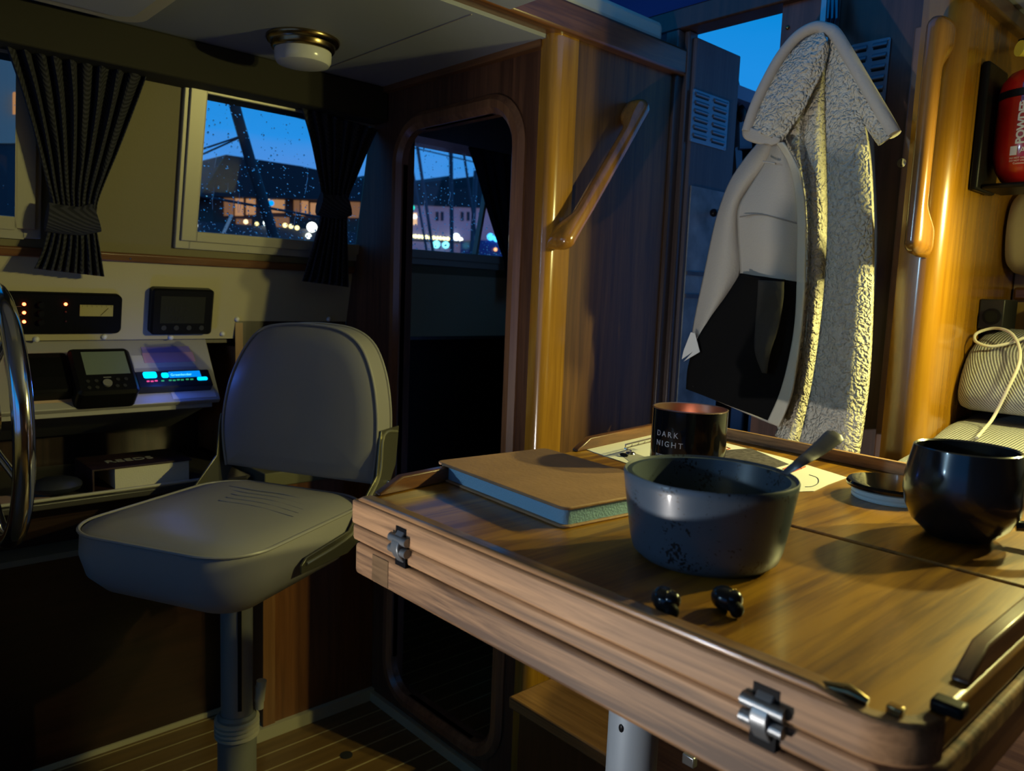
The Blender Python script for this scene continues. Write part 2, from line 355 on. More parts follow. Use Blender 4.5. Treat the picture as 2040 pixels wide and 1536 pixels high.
# companionway
bm = bmesh.new(); bx(bm, -.80, -.47, 1.40, 1.43, F, .62); bx(bm, -.45, .9, 1.72, 1.75, F, .56)
AFTW = struct('wall_aft', bm, wood('aft_mahogany', (.055, .024, .014), (.12, .055, .034), 'Z', coat=.1))
bm = B(-1.12, -.5, 1.385, 1.44, .560, .605); struct('trim_10', bm, DARKWOOD, bevel=.004)
bm = B(-1.055, -1.022, 1.38, 1.42, F, .56); bx(bm, -1.022, -1.008, 1.40, 1.43, F, .56)
struct('trim_11', bm, wood('jamb_grey', (.05, .035, .03), (.09, .065, .055), 'Z', coat=.1), bevel=.003)
bm = B(-1.02, -.80, 1.40, 1.43, F, -.30); struct('wall_companionway_sill', bm, DARKWOOD)
# pillar and partition on the right
bm = bmesh.new()
ring = [(-.512, 1.40), (-.512, 1.316), (-.480, 1.312)] + [(-.480 + .032 * math.sin(a), 1.344 - .032 * math.cos(a)) for a in [PI / 2 * k / 10 for k in range(1, 11)]] + [(-.448, 1.40)]
loft(bm, [[V(x, y, F) for x, y in ring], [V(x, y, .50) for x, y in ring]]); struct('trim_12', bm, PILLAR)
struct('wall_partition', B(-.48, -.45, 1.395, 1.72, F, .50), PILLAR)
JAMB = struct('trim_13', B(-.545, -.512, 1.372, 1.40, F, .46), wood('pale_jamb', (.17, .085, .05), (.27, .145, .09), 'Z', fine=40, coat=.1), bevel=.004)
struct('trim_14', B(-.462, -.435, 1.30, 1.72, .470, .500), wood('dark_cornice', (.07, .035, .012), (.12, .06, .02), 'Y'), bevel=.004)
struct('trim_15', B(-.445, .5, 1.695, 1.72, .024, .048), TEAK_X, bevel=.005)
struct('wall_aft_panel', B(-.448, .88, 1.708, 1.72, -.2, .49), wood('honey_ply', (.42, .27, .07), (.56, .38, .12), 'Z', fine=50, coat=.3))
# walls out of frame that close the cabin: a windscreen ahead of the helm, a plain side to the right
fw = Frame((0, -1.28, 0), (1, 0, 0), (0, 0, 1))
bm = bmesh.new()
for a, b, c, d in ((-2.0, .9, F, -.42), (-2.0, .9, .38, .56), (-2.0, -1.62, -.42, .38), (-.98, -.86, -.42, .38), (.62, .9, -.42, .38)): bx(bm, a, b, -1.31, -1.28, c, d)
struct('wall_front', bm, CREAM)
struct('wall_right', B(.88, .91, -1.3, 1.82, F, .56), TEAK_Y)

# ------------------------------------------------------------------ windows and curtains
GLASS = bpy.data.materials.new('window_glass'); GLASS.use_nodes = True
n = GLASS.node_tree.nodes; n.clear(); o_ = n.new('ShaderNodeOutputMaterial'); m_ = n.new('ShaderNodeMixShader'); t0 = n.new('ShaderNodeBsdfTransparent'); g0 = n.new('ShaderNodeBsdfGlossy'); g0.inputs['Roughness'].default_value = .02
fz = n.new('ShaderNodeFresnel'); fz.inputs[0].default_value = 1.3
L = GLASS.node_tree.links; L.new(fz.outputs[0], m_.inputs[0]); L.new(t0.outputs[0], m_.inputs[1]); L.new(g0.outputs[0], m_.inputs[2]); L.new(m_.outputs[0], o_.inputs[0])
WATER = mat('rain_water', (1, 1, 1), 0, trans=1, ior=1.33)
def window(name, u0, u1, drops, mull=None):
    t = bpy.data.objects.new(name, None); C.objects.link(t); t['kind'] = 'structure'; t.location = WALL.p((u0 + u1) / 2, WB); ROOTS.append(t)
    bm = bmesh.new()
    for a, b, c, d in ((u0 - .03, u0, WB - .03, WT + .02), (u1, u1 + .03, WB - .03, WT + .02), (u0, u1, WB - .03, WB), (u0, u1, WT, WT + .02)):
        WALL.box(bm, a, b, c, d, -.03, .010)
    obj('window_frame', bm, ALU, t, bevel=.002)
    bm = bmesh.new()
    for a, b, c, d in ((u0, u0 + .012, WB, WT), (u1 - .012, u1, WB, WT), (u0 + .012, u1 - .012, WB, WB + .010), (u0 + .012, u1 - .012, WT - .010, WT)): WALL.box(bm, a - .02 * (a == u0), b + .02 * (b == u1), c - .012 * (c == WB), d, .010, .016)
    if mull: WALL.box(bm, mull - .004, mull + .004, WB, WT, -.02, .0)
    obj('window_bead', bm, ALU, t, bevel=.002)
    bm = bmesh.new(); WALL.box(bm, u0, u1, WB, WT, -.022, -.018); obj('pane', bm, GLASS, t)
    if drops:
        bm = bmesh.new()
        for _ in range(drops):
            u = random.uniform(u0, u1); v = WB + (WT - WB) * random.random() ** 1.6; r = random.choice((.0008, .001, .0012, .0015, .0019, .0023))
            ball(bm, WALL.p(u, v, -.0222), r, (.8, 1, random.choice((1, 1, 1.3))), 1)
        for _ in range(drops // 60):
            u = random.uniform(u0, u1); v = WB + (WT - WB) * random.uniform(.1, .6)
            tube(bm, [WALL.p(u + .001 * math.sin(k), v - k * .006, -.0222) for k in range(random.randint(4, 9))], .0007, 6)
        obj('raindrops', bm, WATER, t, kind='stuff')
    return t
window('window_1', -.25, .315, 120)
window('window_2', .622, 1.05, 800)
window('window_3', 1.105, 1.62, 800, mull=1.43)

def curtain(name, label, rows, w, folds, m, amp=.012, parent_group='curtains on the cabin side'):
    # rows: (left px, right px, y left, y right, w offset, fold amplitude)
    nu = folds * 10; g = []
    A = catmull([V(r[0], r[2], r[4]) for r in rows], 8); Bq = catmull([V(r[1], r[3], r[4]) for r in rows], 8); Am = catmull([V(r[5], 0, 0) for r in rows], 8)
    bm = bmesh.new(); vs = []
    for k, (a, b, am) in enumerate(zip(A, Bq, Am)):
        row = []
        for i in range(nu + 1):
            s = i / nu; q = a.lerp(b, s); ww = q.z + am.x * (math.sin(s * folds * 2 * PI + .6 * math.sin(k * .15)) + .35 * math.sin(s * folds * 3.3 * PI + 1 + k * .03))
            row.append(bm.verts.new(WALL.P(q.x, q.y, ww)))
        vs.append(row)
    for a, b in zip(vs, vs[1:]):
        for i in range(nu): face(bm, (a[i], a[i + 1], b[i + 1], b[i]))
    c = sum((v.co for v in bm.verts), V(0, 0, 0)) / len(bm.verts)
    t = thing(name, label, 'curtain', c, parent_group)
    obj('cloth', bm, m, t, solid=.002)
    return t
def tieband(t, pts, r, m, w):
    bm = bmesh.new(); tube(bm, [WALL.P(x, y, w) for x, y in pts], r, 10, up=WALL.v, flat=2.1); obj('tie_band', bm, m, t)
c1 = curtain('curtain', 'striped grey curtain tied back at the far left window above the switch panel', [(6, 292, 74, 150, .03, .010), (40, 268, 170, 215, .034, .010), (70, 235, 270, 300, .04, .009), (95, 200, 370, 385, .045, .006), (103, 192, 410, 418, .045, .004), (97, 192, 450, 455, .045, .004), (84, 200, 500, 505, .05, .007), (68, 207, 535, 551, .055, .009)], .03, 9, CURT)
tieband(c1, [(93, 432), (120, 437), (160, 441), (193, 434)], .013, CURT, .052)
c2 = curtain('curtain', 'dark curtain gathered at the right end of the rain covered harbour window', [(600, 752, 212, 258, .03, .008), (617, 733, 270, 300, .034, .008), (630, 712, 330, 350, .038, .007), (640, 694, 385, 395, .04, .004), (638, 691, 430, 436, .04, .004), (626, 692, 480, 485, .045, .006), (602, 694, 560, 572, .05, .008)], .03, 7, CURT2)
tieband(c2, [(636, 405), (655, 411), (680, 413), (694, 408)], .013, CURT2, .046)
c3 = curtain('curtain', 'black curtain seen through the doorway beside the forward window', [(922, 1060, 262, 300, .03, .006), (945, 1060, 330, 350, .03, .006), (968, 1050, 410, 420, .03, .006), (990, 1050, 480, 490, .03, .005), (1004, 1050, 524, 530, .03, .004), (1012, 1050, 600, 600, .04, .005)], .03, 5, mat('black_curtain', (.008, .008, .012), .95))
bm = bmesh.new(); bx(bm, -1.72, -1.60, D + .03, 1.79, .372, .47); struct('trim_16', bm, DARKWOOD)

# ------------------------------------------------------------------ dash, instruments
B1 = onX(440, 797, -1.66); B2 = onX(60, 820, -1.66); T1 = onX(412, 680, -1.775)
DASH = Frame(B2, (0, 1, 0), T1 - B1)
du1 = DASH.px(440, 797)[0]; dv1 = DASH.px(412, 672)[1] + .03
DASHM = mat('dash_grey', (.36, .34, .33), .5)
bm = bmesh.new(); tl = DASH.px(412, 680)
prism(bm, [DASH.p(-1.3, 0), DASH.p(du1, 0), DASH.p(tl[0] + .002, dv1), DASH.p(-1.3, dv1)], DASH.n * -.012)
bx(bm, -1.76, -1.672, -1.2, .655, -.2745, -.2585)
dash = tag(obj('instrument_shelf', bm, DASHM, bevel=.002), 'grey sloping dash shelf under the cream switch panel', 'shelf')
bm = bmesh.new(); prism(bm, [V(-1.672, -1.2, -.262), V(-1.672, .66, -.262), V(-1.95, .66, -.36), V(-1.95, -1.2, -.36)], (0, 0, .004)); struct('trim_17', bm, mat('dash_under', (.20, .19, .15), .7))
bm = B(-1.98, -1.65, -1.25, .735, -.448, -.4335)
tag(obj('chart_shelf', bm, mat('dark_shelf', (.05, .045, .04), .35), bevel=.003), 'dark open shelf below the dash carrying the thick book', 'shelf')
bm = bmesh.new(); tube(bm, [V(-1.652, -.2, -.428), V(-1.652, .64, -.428)], .0035, 8); struct('trim_18', bm, mat('shelf_lip', (.4, .37, .28), .4))
bm = B(-1.99, -1.755, .742, .760, -.435, WALL.px(560, 640)[1] - .002); struct('trim_19', bm, wood('cabinet_edge', (.16, .065, .02), (.25, .11, .035), 'Z'))
bm = B(-1.99, -1.772, .765, D, -.43, pb2 * .9768 - .001); struct('wall_locker', bm, TEAK_Z)
bm = B(-1.99, -1.60, .742, D, -.455, -.421)
tag(obj('locker_counter', bm, mat('olive_counter', (.13, .12, .06), .5), bevel=.003), 'olive locker top glimpsed under the chair back', 'counter')
bm = B(-1.99, -1.605, .742, D, F + .03, -.455); struct('wall_cabinet', bm, wood('cabinet_redwood', (.10, .035, .010), (.19, .07, .02), 'Z', coat=.1))
bm = B(-1.612, -1.600, .739, .768, F + .03, -.455); struct('trim_20', bm, wood('cabinet_edge', (0, 0, 0), (0, 0, 0)))
bm = B(-1.99, -1.592, .72, D, F, F + .03); bx(bm, -1.592, -1.05, D - .012, D, F, F + .024); bx(bm, -1.80, -1.77, -1.25, .72, F, F + .012)
struct('baseboard_left', bm, mat('cream_plinth', (.42, .38, .24), .5))
bm = B(-1.99, -1.775, -1.25, .735, F, -.448); struct('wall_knee', bm, wood('knee_panel', (.018, .006, .003), (.035, .012, .006), 'Y', coat=0))
bm = B(-1.775, -1.70, -1.2, .66, -.565, -.553); struct('trim_21', bm, mat('drawer_edge', (.14, .13, .09), .5))

# switch panel
u0, v0 = WALL.px(238, 660); uu, v1 = WALL.px(240, 585)
swp = thing('switch_panel', 'black switch panel with glowing red lights and a yellow meter', 'switch panel', WALL.p(.4, v0))
bm = bmesh.new(); WALL.rbox(bm, .05, u0, v0 - .002, v1, 0, .012, .012, inset=.003); obj('panel_face', bm, BLACKM, swp)
LED = mat('red_led', (.1, 0, 0), .3, emit=(1, .10, .03), estr=14); LEDX = mat('unlit_led', (.06, .015, .018), .3)
for x, y, on in ((48, 606, 1), (48, 623, 1), (48, 641, 1), (131, 606, 1), (131, 622, 0), (131, 640, 0)):
    bm = bmesh.new(); ball(bm, WALL.P(x, y, .0135), .0032 if on else .0022, (1, 1, 1)); obj('indicator_light', bm, LED if on else LEDX, swp, label='glowing red light' if on else None)
for y in (606, 623, 641):
    bm = bmesh.new(); q = WALL.P(81, y, .012); tube(bm, [q, q + WALL.n * .009], .0055, 14); obj('push_button', bm, BLACK, swp)
    bm = bmesh.new(); a, b = WALL.px(8, y + 1), WALL.px(40, y + 1); WALL.box(bm, a[0], b[0], a[1] - .0004, a[1] + .0004, .012, .0124); obj('marking_line', bm, mat('dim_ink', (.12, .10, .08), .6), swp)
mu0, mv1 = WALL.px(156, 604); mu1, mv0 = WALL.px(221, 627)
bm = bmesh.new(); WALL.box(bm, mu0, mu1, mv0, mv1, .012, .0135); meter = obj('meter_scale', bm, mat('yellow_scale', (.42, .35, .10), .35), swp, label='yellow meter scale')
bm = bmesh.new(); tube(bm, [WALL.p(mu0 + (mu1 - mu0) * .62, mv0 + .002, .0138), WALL.p(mu0 + (mu1 - mu0) * .85, mv1 - .006, .0138)], .0005, 6); obj('needle', bm, BLACK, meter)
bm = bmesh.new()
for k in range(7): tube(bm, [WALL.p(mu0 + .004 + k * (mu1 - mu0 - .008) / 6, mv1 - .001, .0138), WALL.p(mu0 + .004 + k * (mu1 - mu0 - .008) / 6, mv1 - .0035, .0138)], .0003, 5)
obj('tick_marks', bm, BLACK, meter)
# barometer
u0, v0 = WALL.px(293, 662); u1, v1 = WALL.px(421, 574)
bar = thing('barometer_display', 'square black barometer display reading 1017.5 on the cream panel', 'display', WALL.p((u0 + u1) / 2, v0))
bm = bmesh.new(); WALL.rbox(bm, u0, u1, v0, v1, 0, .022, .008, inset=.004); obj('housing', bm, BLACK, bar)
su0, sv0 = WALL.px(318, 644, .022); su1, sv1 = WALL.px(410, 592, .022)
bm = bmesh.new(); WALL.box(bm, su0, su1, sv0, sv1, .0215, .0226); scr = obj('screen', bm, mat('dark_lcd', (.026, .026, .019), .4, spec=.1), bar)
INK = mat('lcd_ink', (.006, .006, .005), .5)
wf = lambda cu, cv, ww: (lambda co: WALL.p(cu + co.x, cv + co.y, ww + co.z))
text('digits', '1017.5', .020, wf(su0 + .006, sv0 + .024, .023), INK, scr, .0002, space=1.0)
text('digits', '20\u00b0C', .018, wf(su0 + .022, sv0 + .004, .023), INK, scr, .0002)
for k in range(4):
    bm = bmesh.new(); q = WALL.P(326 + 25 * k, 653, .0218); tube(bm, [q, q + WALL.n * .0014], .0055, 16); obj('push_button', bm, mat('button_grey', (.03, .03, .03), .4), bar)
# screw caps
for x, y in ((72, 676), (207, 671), (340, 672), (443, 665), (472, 636), (655, 636)):
    bm = bmesh.new(); ball(bm, WALL.P(x, y, .0005), .0062, (1, 1, 1)); obj('screw_cap', bm, WHITEP, WLO)
bm = bmesh.new(); ball(bm, WALL.P(260, 515, .012), .0022); obj('screw', bm, CHROME, STRIP)
# plotter
def du(x, y, ww=0): return DASH.px(x, y, ww)
a = du(152, 786, .05); b = du(262, 690, .05)
pl = thing('chart_plotter', 'black chart plotter with grey green screen and round silver dial', 'plotter', DASH.p((a[0] + b[0]) / 2, a[1]))
bm = bmesh.new(); DASH.rbox(bm, a[0] + .004, b[0] - .006, a[1], b[1], .0005, .05, .012, inset=.006); obj('housing', bm, BLACK, pl)
s0 = du(172, 747, .05); s1 = du(247, 700, .05)
bm = bmesh.new(); DASH.box(bm, s0[0], s1[0], s0[1], s1[1], .0495, .0506); obj('screen', bm, GREEN_LCD, pl)
bm = bmesh.new(); q = DASH.P(214, 764, .05); tube(bm, [q, q + DASH.n * .004], .0085, 20); obj('dial', bm, mat('dial_silver', (.30, .29, .25), .35, .4), pl)
for x, y in ((175, 760), (192, 759), (235, 756), (251, 755), (178, 773), (194, 772), (234, 769), (249, 768)):
    bm = bmesh.new(); q = DASH.P(x, y, .05); tube(bm, [q, q + DASH.n * .0015], .0036, 10); obj('push_button', bm, mat('button_grey', (.03, .03, .03)), pl)
bm = bmesh.new(); a2, b2 = du(206, 752, .05), du(221, 750, .05); DASH.box(bm, a2[0], b2[0], a2[1] - .001, a2[1] + .0012, .05, .0504); obj('name_strip', bm, mat('dim_silver', (.2, .2, .18), .5), pl)
a = du(52, 782, .03); b = du(134, 700, .03)
ss = thing('depth_sounder', 'dark instrument box half hidden behind the steering wheel rim', 'instrument', DASH.p((a[0] + b[0]) / 2, a[1]))
bm = bmesh.new(); DASH.rbox(bm, a[0], b[0], a[1], b[1], .0005, .03, .010, inset=.004); obj('housing', bm, BLACK, ss)
bm = bmesh.new(); a3 = du(62, 752, .03); b3 = du(124, 712, .03); DASH.box(bm, a3[0], b3[0], a3[1], b3[1], .0295, .0305); obj('screen', bm, mat('dead_screen', (.006, .006, .006), .15), ss)
# radio
a = du(277, 774, .02); b = du(415, 734, .02)
rd = thing('car_stereo', 'low radio with glowing cyan buttons and display on the dash', 'radio', DASH.p((a[0] + b[0]) / 2, a[1]))
bm = bmesh.new(); DASH.rbox(bm, a[0], b[0], a[1], b[1], .0008, .02, .004, inset=.003); obj('housing', bm, mat('radio_black', (.012, .014, .02), .3), rd)
CY = mat('cyan_glow', (0, .05, .1), .3, emit=(0.0, .48, 1.0), estr=2.4); CYD = mat('display_glow', (0, .05, .1), .3, emit=(0.0, .22, .75), estr=1.2)
def lit(n_, x0, y0, x1, y1, m, r=.003):
    p, q = du(x0, y1, .02), du(x1, y0, .02); bm = bmesh.new(); DASH.rbox(bm, p[0], q[0], min(p[1], q[1]), max(p[1], q[1]), .0195, .0215, min(r, abs(p[1] - q[1]) * .45)); return obj(n_, bm, m, rd)
lit('volume_knob', 287, 741, 310, 754, CY, .004); lit('round_button', 323, 743, 334, 753, CY, .004)
dsp = lit('display', 338, 739, 397, 753, CYD, .001); lit('eject_button', 394, 751, 412, 758, CY, .003)
p_ = du(340, 750, .02); text('display_text', 'Greenlender', .0085, lambda co: DASH.p(p_[0] + co.x, p_[1] + co.y, .0217 + co.z), mat('text_glow', (0, .1, .2), .3, emit=(.15, .75, 1), estr=1.6), dsp, .0001)
RG = mat('pink_key', (.1, 0, .03), .3, emit=(1, .10, .35), estr=.8); GG = mat('green_key', (0, .1, .03), .3, emit=(.05, .6, .25), estr=.5)
for k, (x, y) in enumerate(((295, 760), (303, 760), (311, 759), (324, 759), (339, 758), (347, 758), (355, 757), (363, 757), (373, 756), (382, 756))):
    lit('small_key', x - 2.5, y - 1.2, x + 2.5, y + 1.2, RG if k < 3 else GG, .0006)
lamp('radio_glow', 'POINT', DASH.P(330, 742, .06), .16, (.05, .16, 1.0), .02)
# notes taped on the dash
def note(x0, y0, x1, y1, m, lab, w=.0003):
    p, q = du(x0, y1), du(x1, y0); bm = bmesh.new(); DASH.box(bm, p[0], q[0], min(p[1], q[1]), max(p[1], q[1]), w, w + .0006); return tag(obj('paper_note', bm, m), lab, 'note', 'notes stuck on the dash')
note(284, 690, 376, 704, mat('violet_paper', (.30, .22, .45), .9), 'violet paper note at the top of the dash')
note(288, 702, 383, 724, mat('pink_paper', (.62, .34, .42), .9), 'pink paper note above the radio', .0012)
note(268, 706, 382, 734, mat('cream_paper', (.55, .52, .45), .9), 'cream paper note tucked behind the pink note', .0002)
note(345, 770, 424, 796, mat('white_note', (.62, .58, .55), .9), 'pale handwritten note under the radio')
note(54, 788, 142, 806, mat('peach_paper', (.55, .38, .27), .9), 'peach paper strip at the left below the dark instrument')

# book on the shelf
bk = thing('thick_book', 'thick closed book with dark cover lying on the shelf by the chair', 'book', (-1.74, .51, -.4335))
zb = -.4335; bm = B(-1.795, -1.672, .455, .603, zb + .004, zb + .046); obj('pages', bm, mat('page_block', (.60, .56, .45), .85, bump=.3, bscale=400), bk)
COV = mat('book_cover', (.030, .012, .014), .5, var=.5, vscale=40)
bm = B(-1.80, -1.668, .415, .608, zb + .046, zb + .050); bx(bm, -1.80, -1.668, .415, .608, zb, zb + .004); bx(bm, -1.80, -1.668, .412, .416, zb, zb + .05); obj('cover', bm, COV, bk, bevel=.001)
text('title', 'REEDS', .034, lambda co: V(-1.715 - co.y, .45 + co.x, zb + .0502 + co.z), mat('title_ink', (.35, .33, .3), .6), bk, .0003)
bm = bmesh.new(); ball(bm, V(-1.70, .355, -.4135), .035, (1.2, 1.4, .52)); tag(obj('pouch', bm, mat('dark_pouch', (.02, .022, .03), .5, bump=.5, bscale=40)), 'dark crumpled pouch left of the thick book on the shelf', 'pouch')
bm = B(-1.74, -1.668, .24, .34, -.4335, -.4315); tag(obj('chart_sheet', bm, mat('pinkish_sheet', (.42, .26, .22), .8)), 'pinkish sheet lying on the shelf behind the wheel', 'paper')

# steering wheel
wh = thing('steering_wheel', 'chrome rimmed steering wheel cut by the left edge', 'steering wheel', (-1.429, .22, -.432))
wc = V(-1.429, .22, -.223)
bm = bmesh.new(); tube(bm, [wc + V(math.cos(a), 0, math.sin(a)) * .196 for a in [2 * PI * k / 72 for k in range(72)]], .0145, 16, closed=True, up=(0, 1, 0)); obj('rim', bm, CHROME, wh)
for k in range(5):
    a = 2 * PI * k / 5 - .42; bm = bmesh.new(); d = V(math.cos(a), 0, math.sin(a)); tube(bm, [wc + d * .03 + V(0, -.03, 0), wc + d * .19], .006, 10); obj('spoke', bm, CHROME, wh)
bm = bmesh.new(); tube(bm, [wc + V(0, .0, 0), wc + V(0, -.06, 0)], .034, 24); obj('hub', bm, CHROME, wh)
bm = bmesh.new(); tube(bm, [wc + V(0, -.05, 0), V(wc.x, -1.28, wc.z)], .02, 16); obj('steering_shaft', bm, STEEL, wh)

# ------------------------------------------------------------------ helm chair
CM = Matrix.Translation((-1.326, .573, -.408)) @ Matrix.Rotation(.481, 4, 'Z')
ch = thing('helm_chair', 'grey vinyl helm chair on a single pedestal beside the table', 'chair', (-1.33, .57, F))
def cring(w_, d_, r_, z_, ins=0, dy=0, nn=8, dome=0): return [V(x, y + dy, z_) for x, y in rrect(-w_ / 2 + ins, w_ / 2 - ins, -d_ / 2 + ins, d_ / 2 - ins, max(r_ - ins, .01), nn)]
bm = bmesh.new(); W_, D_, R_ = .357, .40, .085; dy = -.035
loft(bm, [cring(W_, D_, R_, -.118, .075, dy), cring(W_, D_, R_, -.102, .035, dy), cring(W_, D_, R_, -.075, .008, dy), cring(W_, D_, R_, -.04, -.002, dy), cring(W_, D_, R_, -.004, 0, dy), cring(W_, D_, R_, .004, .012, dy), cring(W_, D_, R_, .012, .05, dy), cring(W_, D_, R_, .016, .11, dy), cring(W_, D_, R_, .0165, .16, dy)])
obj('seat', bm, VINYL, ch, M=CM)
bm = bmesh.new(); tube(bm, cring(W_, D_, R_, .0, -.001, dy, 10), .0032, 8, closed=True); obj('seat_piping', bm, VINYL, ch, M=CM)
# wrinkles pressed into the seat top
bm = bmesh.new()
for k in range(5):
    y_ = .06 - .022 * k; tube(bm, catmull([V(-.09 + .02 * k, y_ + .012, .0150), V(-.03, y_ + .004, .0165), V(.04, y_ + .006, .0160), V(.11 + .006 * k, y_ - .006, .0125)], 8), [.0004 + .0018 * math.sin(PI * i / 24) for i in range(25)], 10)
obj('seat_crease', bm, VINYL, ch, M=CM)
out = [(-.172, .03), (-.18, .09), (-.176, .15), (-.158, .215), (-.125, .275), (-.085, .315), (-.03, .328), (.04, .33), (.10, .322), (.142, .295), (.168, .24), (.180, .17), (.180, .10), (.172, .03)]
oc = [(p.x, p.y) for p in catmull([V(a, b, 0) for a, b in out], 5)]
cx = sum(p[0] for p in oc) / len(oc); cz = .17
def bring(y, k): return [V(cx + (x - cx) * k, y, cz + (z - cz) * k) for x, z in oc]
bm = bmesh.new(); yf = .160
loft(bm, [bring(yf - .006, .3), bring(yf - .006, .75), bring(yf - .002, .95), bring(yf + .004, 1), bring(yf + .052, 1.0), bring(yf + .06, .96), bring(yf + .063, .7)])
obj('backrest', bm, VINYL, ch, M=CM)
for yy in (yf + .002, yf + .055):
    bm = bmesh.new(); tube(bm, bring(yy, 1.004), .0028, 8, closed=False); obj('backrest_piping', bm, VINYL, ch, M=CM)
prof = [(.235, .136), (.165, .136), (.160, .12), (.15, .05), (.098, .008), (.055, -.030), (-.075, -.038), (-.09, -.048), (-.09, -.062), (.05, -.070), (.12, -.05), (.18, -.005), (.225, .06)]
for sx in (1, -1):
    X0 = sx * .186
    bm = bmesh.new(); prism(bm, [V(X0, a, b) for a, b in prof], (sx * .004, 0, 0)); br = obj('hinge_bracket', bm, BRACKET, ch, M=CM, bevel=.001)
    if sx == 1:
        bm = bmesh.new(); tube(bm, catmull([V(X0 + .005, a, b) for a, b in ((.225, .126), (.172, .126), (.158, .05), (.106, .004), (.06, -.038), (-.078, -.048))], 5), .003, 8); obj('bracket_rib', bm, mat('rib_bright', (.36, .34, .22), .3, .6), br, M=CM)
        bm = bmesh.new(); ball(bm, V(X0 + .005, .19, .03), .005); obj('rivet', bm, CHROME, br, M=CM)
bm = bmesh.new(); bx(bm, -.186, .186, .15, .21, -.062, -.05); obj('back_frame', bm, VINYLD, ch, M=CM)
pc = V(-1.335, .565, 0)
bm = bmesh.new(); lathe(bm, pc, [(.0285, F + .20), (.0285, -.52)], 28); obj('upper_pole', bm, POLE, ch)
bm = bmesh.new(); lathe(bm, pc, [(.035, F), (.035, F + .245), (.031, F + .25)], 28); obj('lower_pole', bm, mat('pole_lower', (.20, .20, .17), .5, .2), ch)
for z0 in (-.545, -.81):
    bm = bmesh.new(); pr = []
    for k in range(4): pr += [(.035, z0 - k * .009), (.0405, z0 - k * .009 - .002), (.0405, z0 - k * .009 - .006), (.035, z0 - k * .009 - .0085)]
    lathe(bm, pc, pr[::-1], 32); obj('collar', bm, mat('cream_collar', (.40, .37, .28), .5), ch)
sd = (V(0, 0, 0) - pc); sd.z = 0; sd.normalize(); sid = V(-sd.y, sd.x, 0)
bm = bmesh.new(); q = pc + sd * .028 + sid * .005; bx(bm, -.0035, .0035, -.002, .002, -.785, -.585)
obj('slot', bm, BLACK, ch, M=Matrix.Translation(q) @ Matrix.Rotation(math.atan2(sd.y, sd.x) + PI / 2, 4, 'Z'))
bm = bmesh.new(); q = pc + sid * .040; tube(bm, [q + V(0, 0, -.80), q + V(0, 0, -.755)], .008, 10); tube(bm, [q + V(0, 0, -.785), q + sid * .004 + V(0, 0, -.745)], .0095, 10); obj('height_clamp', bm, mat('cream_collar', (.4, .37, .28)), ch)
bm = bmesh.new(); lathe(bm, pc, [(.10, F), (.10, F + .012), (.04, F + .03)], 36); obj('base_flange', bm, POLE, ch)
bm = bmesh.new(); q = onZ(690, 1505, F); lathe(bm, V(q.x, q.y, F), [(.014, -.001), (.014, .002), (.010, .0025)], 24); tag(obj('deck_plug', bm, mat('plug_black', (.02, .02, .02), .5)), 'round dark plug set in the planked sole', 'floor plug')

# ------------------------------------------------------------------ table
tb = thing('folding_table', 'varnished wooden folding table with hinged leaves holding bowl and mug', 'table', (-.38, .70, F))
XL, XR, Y0, YS, Y1 = -.640, -.118, .387, .670, 1.020
def XLy(y): return -.640 - .10 * (y - Y0) / .6 * .75
YF0, YF1 = 1.028, .985                                   # the far edge runs slightly askew
def slab(pts, z0, z1): bm = bmesh.new(); return prism(bm, [V(x, y, z0) for x, y in pts], (0, 0, z1 - z0))
cr_ = [(XR - .03 + .03 * math.sin(PI / 2 * k / 6), Y0 + .03 - .03 * math.cos(PI / 2 * k / 6)) for k in range(7)]
obj('leaf', slab([(XLy(Y0), Y0)] + cr_ + [(XR, YS - .0012), (XLy(YS), YS - .0012)], T - .022, T), TABLE, tb, bevel=.004, seg=3)
obj('leaf', slab([(XLy(YS), YS + .0012), (XR, YS + .0012), (XR - .03, YF1), (XLy(YF0), YF0)], T - .022, T), TABLE, tb, bevel=.004)
band = [(XL + .001, Y0 - .002)] + [(XR - .03 + .032 * math.sin(PI / 2 * k / 8), Y0 + .03 - .032 * math.cos(PI / 2 * k / 8)) for k in range(9)] + [(XR - .03 + .020 * math.sin(PI / 2 * k / 8), Y0 + .03 - .020 * math.cos(PI / 2 * k / 8)) for k in range(8, -1, -1)] + [(XL + .001, Y0 + .010)]
obj('front_edging', slab(band, T - .0235, T + .0003), EDGE, tb, bevel=.0025)
bm = bmesh.new(); prism(bm, [V(XL + .006, Y0 - .001, T), V(-.150, Y0 - .001, T), V(-.172, Y0 - .001, T + .0055), V(XL + .016, Y0 - .001, T + .0055)], (0, .014, 0)); obj('front_lip', bm, wood('worn_lip', (.10, .045, .016), (.40, .22, .10), 'X', fine=130, rough=.28, coat=.6), tb, bevel=.0035, seg=4)
obj('folded_leaf', slab([(XL, Y0), (XR - .02, Y0), (XR + .004, Y0 + .03), (XR + .004, YS), (XL, YS)], T - .0405, T - .0245), EDGE, tb, bevel=.003)
obj('apron', B(XL + .003, XR, Y0 + .001, Y0 + .022, T - .074, T - .0425), EDGE, tb, bevel=.004)
obj('apron', B(XR - .02, XR, Y0 + .022, .96, T - .074, T - .0425), TEAK_Y, tb, bevel=.003)
obj('apron', B(XL + .003, XL + .022, Y0 + .022, .96, T - .074, T - .0425), TEAK_Y, tb, bevel=.003)
bm = bmesh.new(); a, b = onY(741, 1098, Y0), onY(772, 1128, Y0); bx(bm, a.x, b.x, Y0 + .0004, Y0 + .002, T - .071, T - .046); obj('end_grain_plug', bm, wood('end_grain', (.10, .06, .03), (.2, .12, .06), 'X', fine=300), tb)
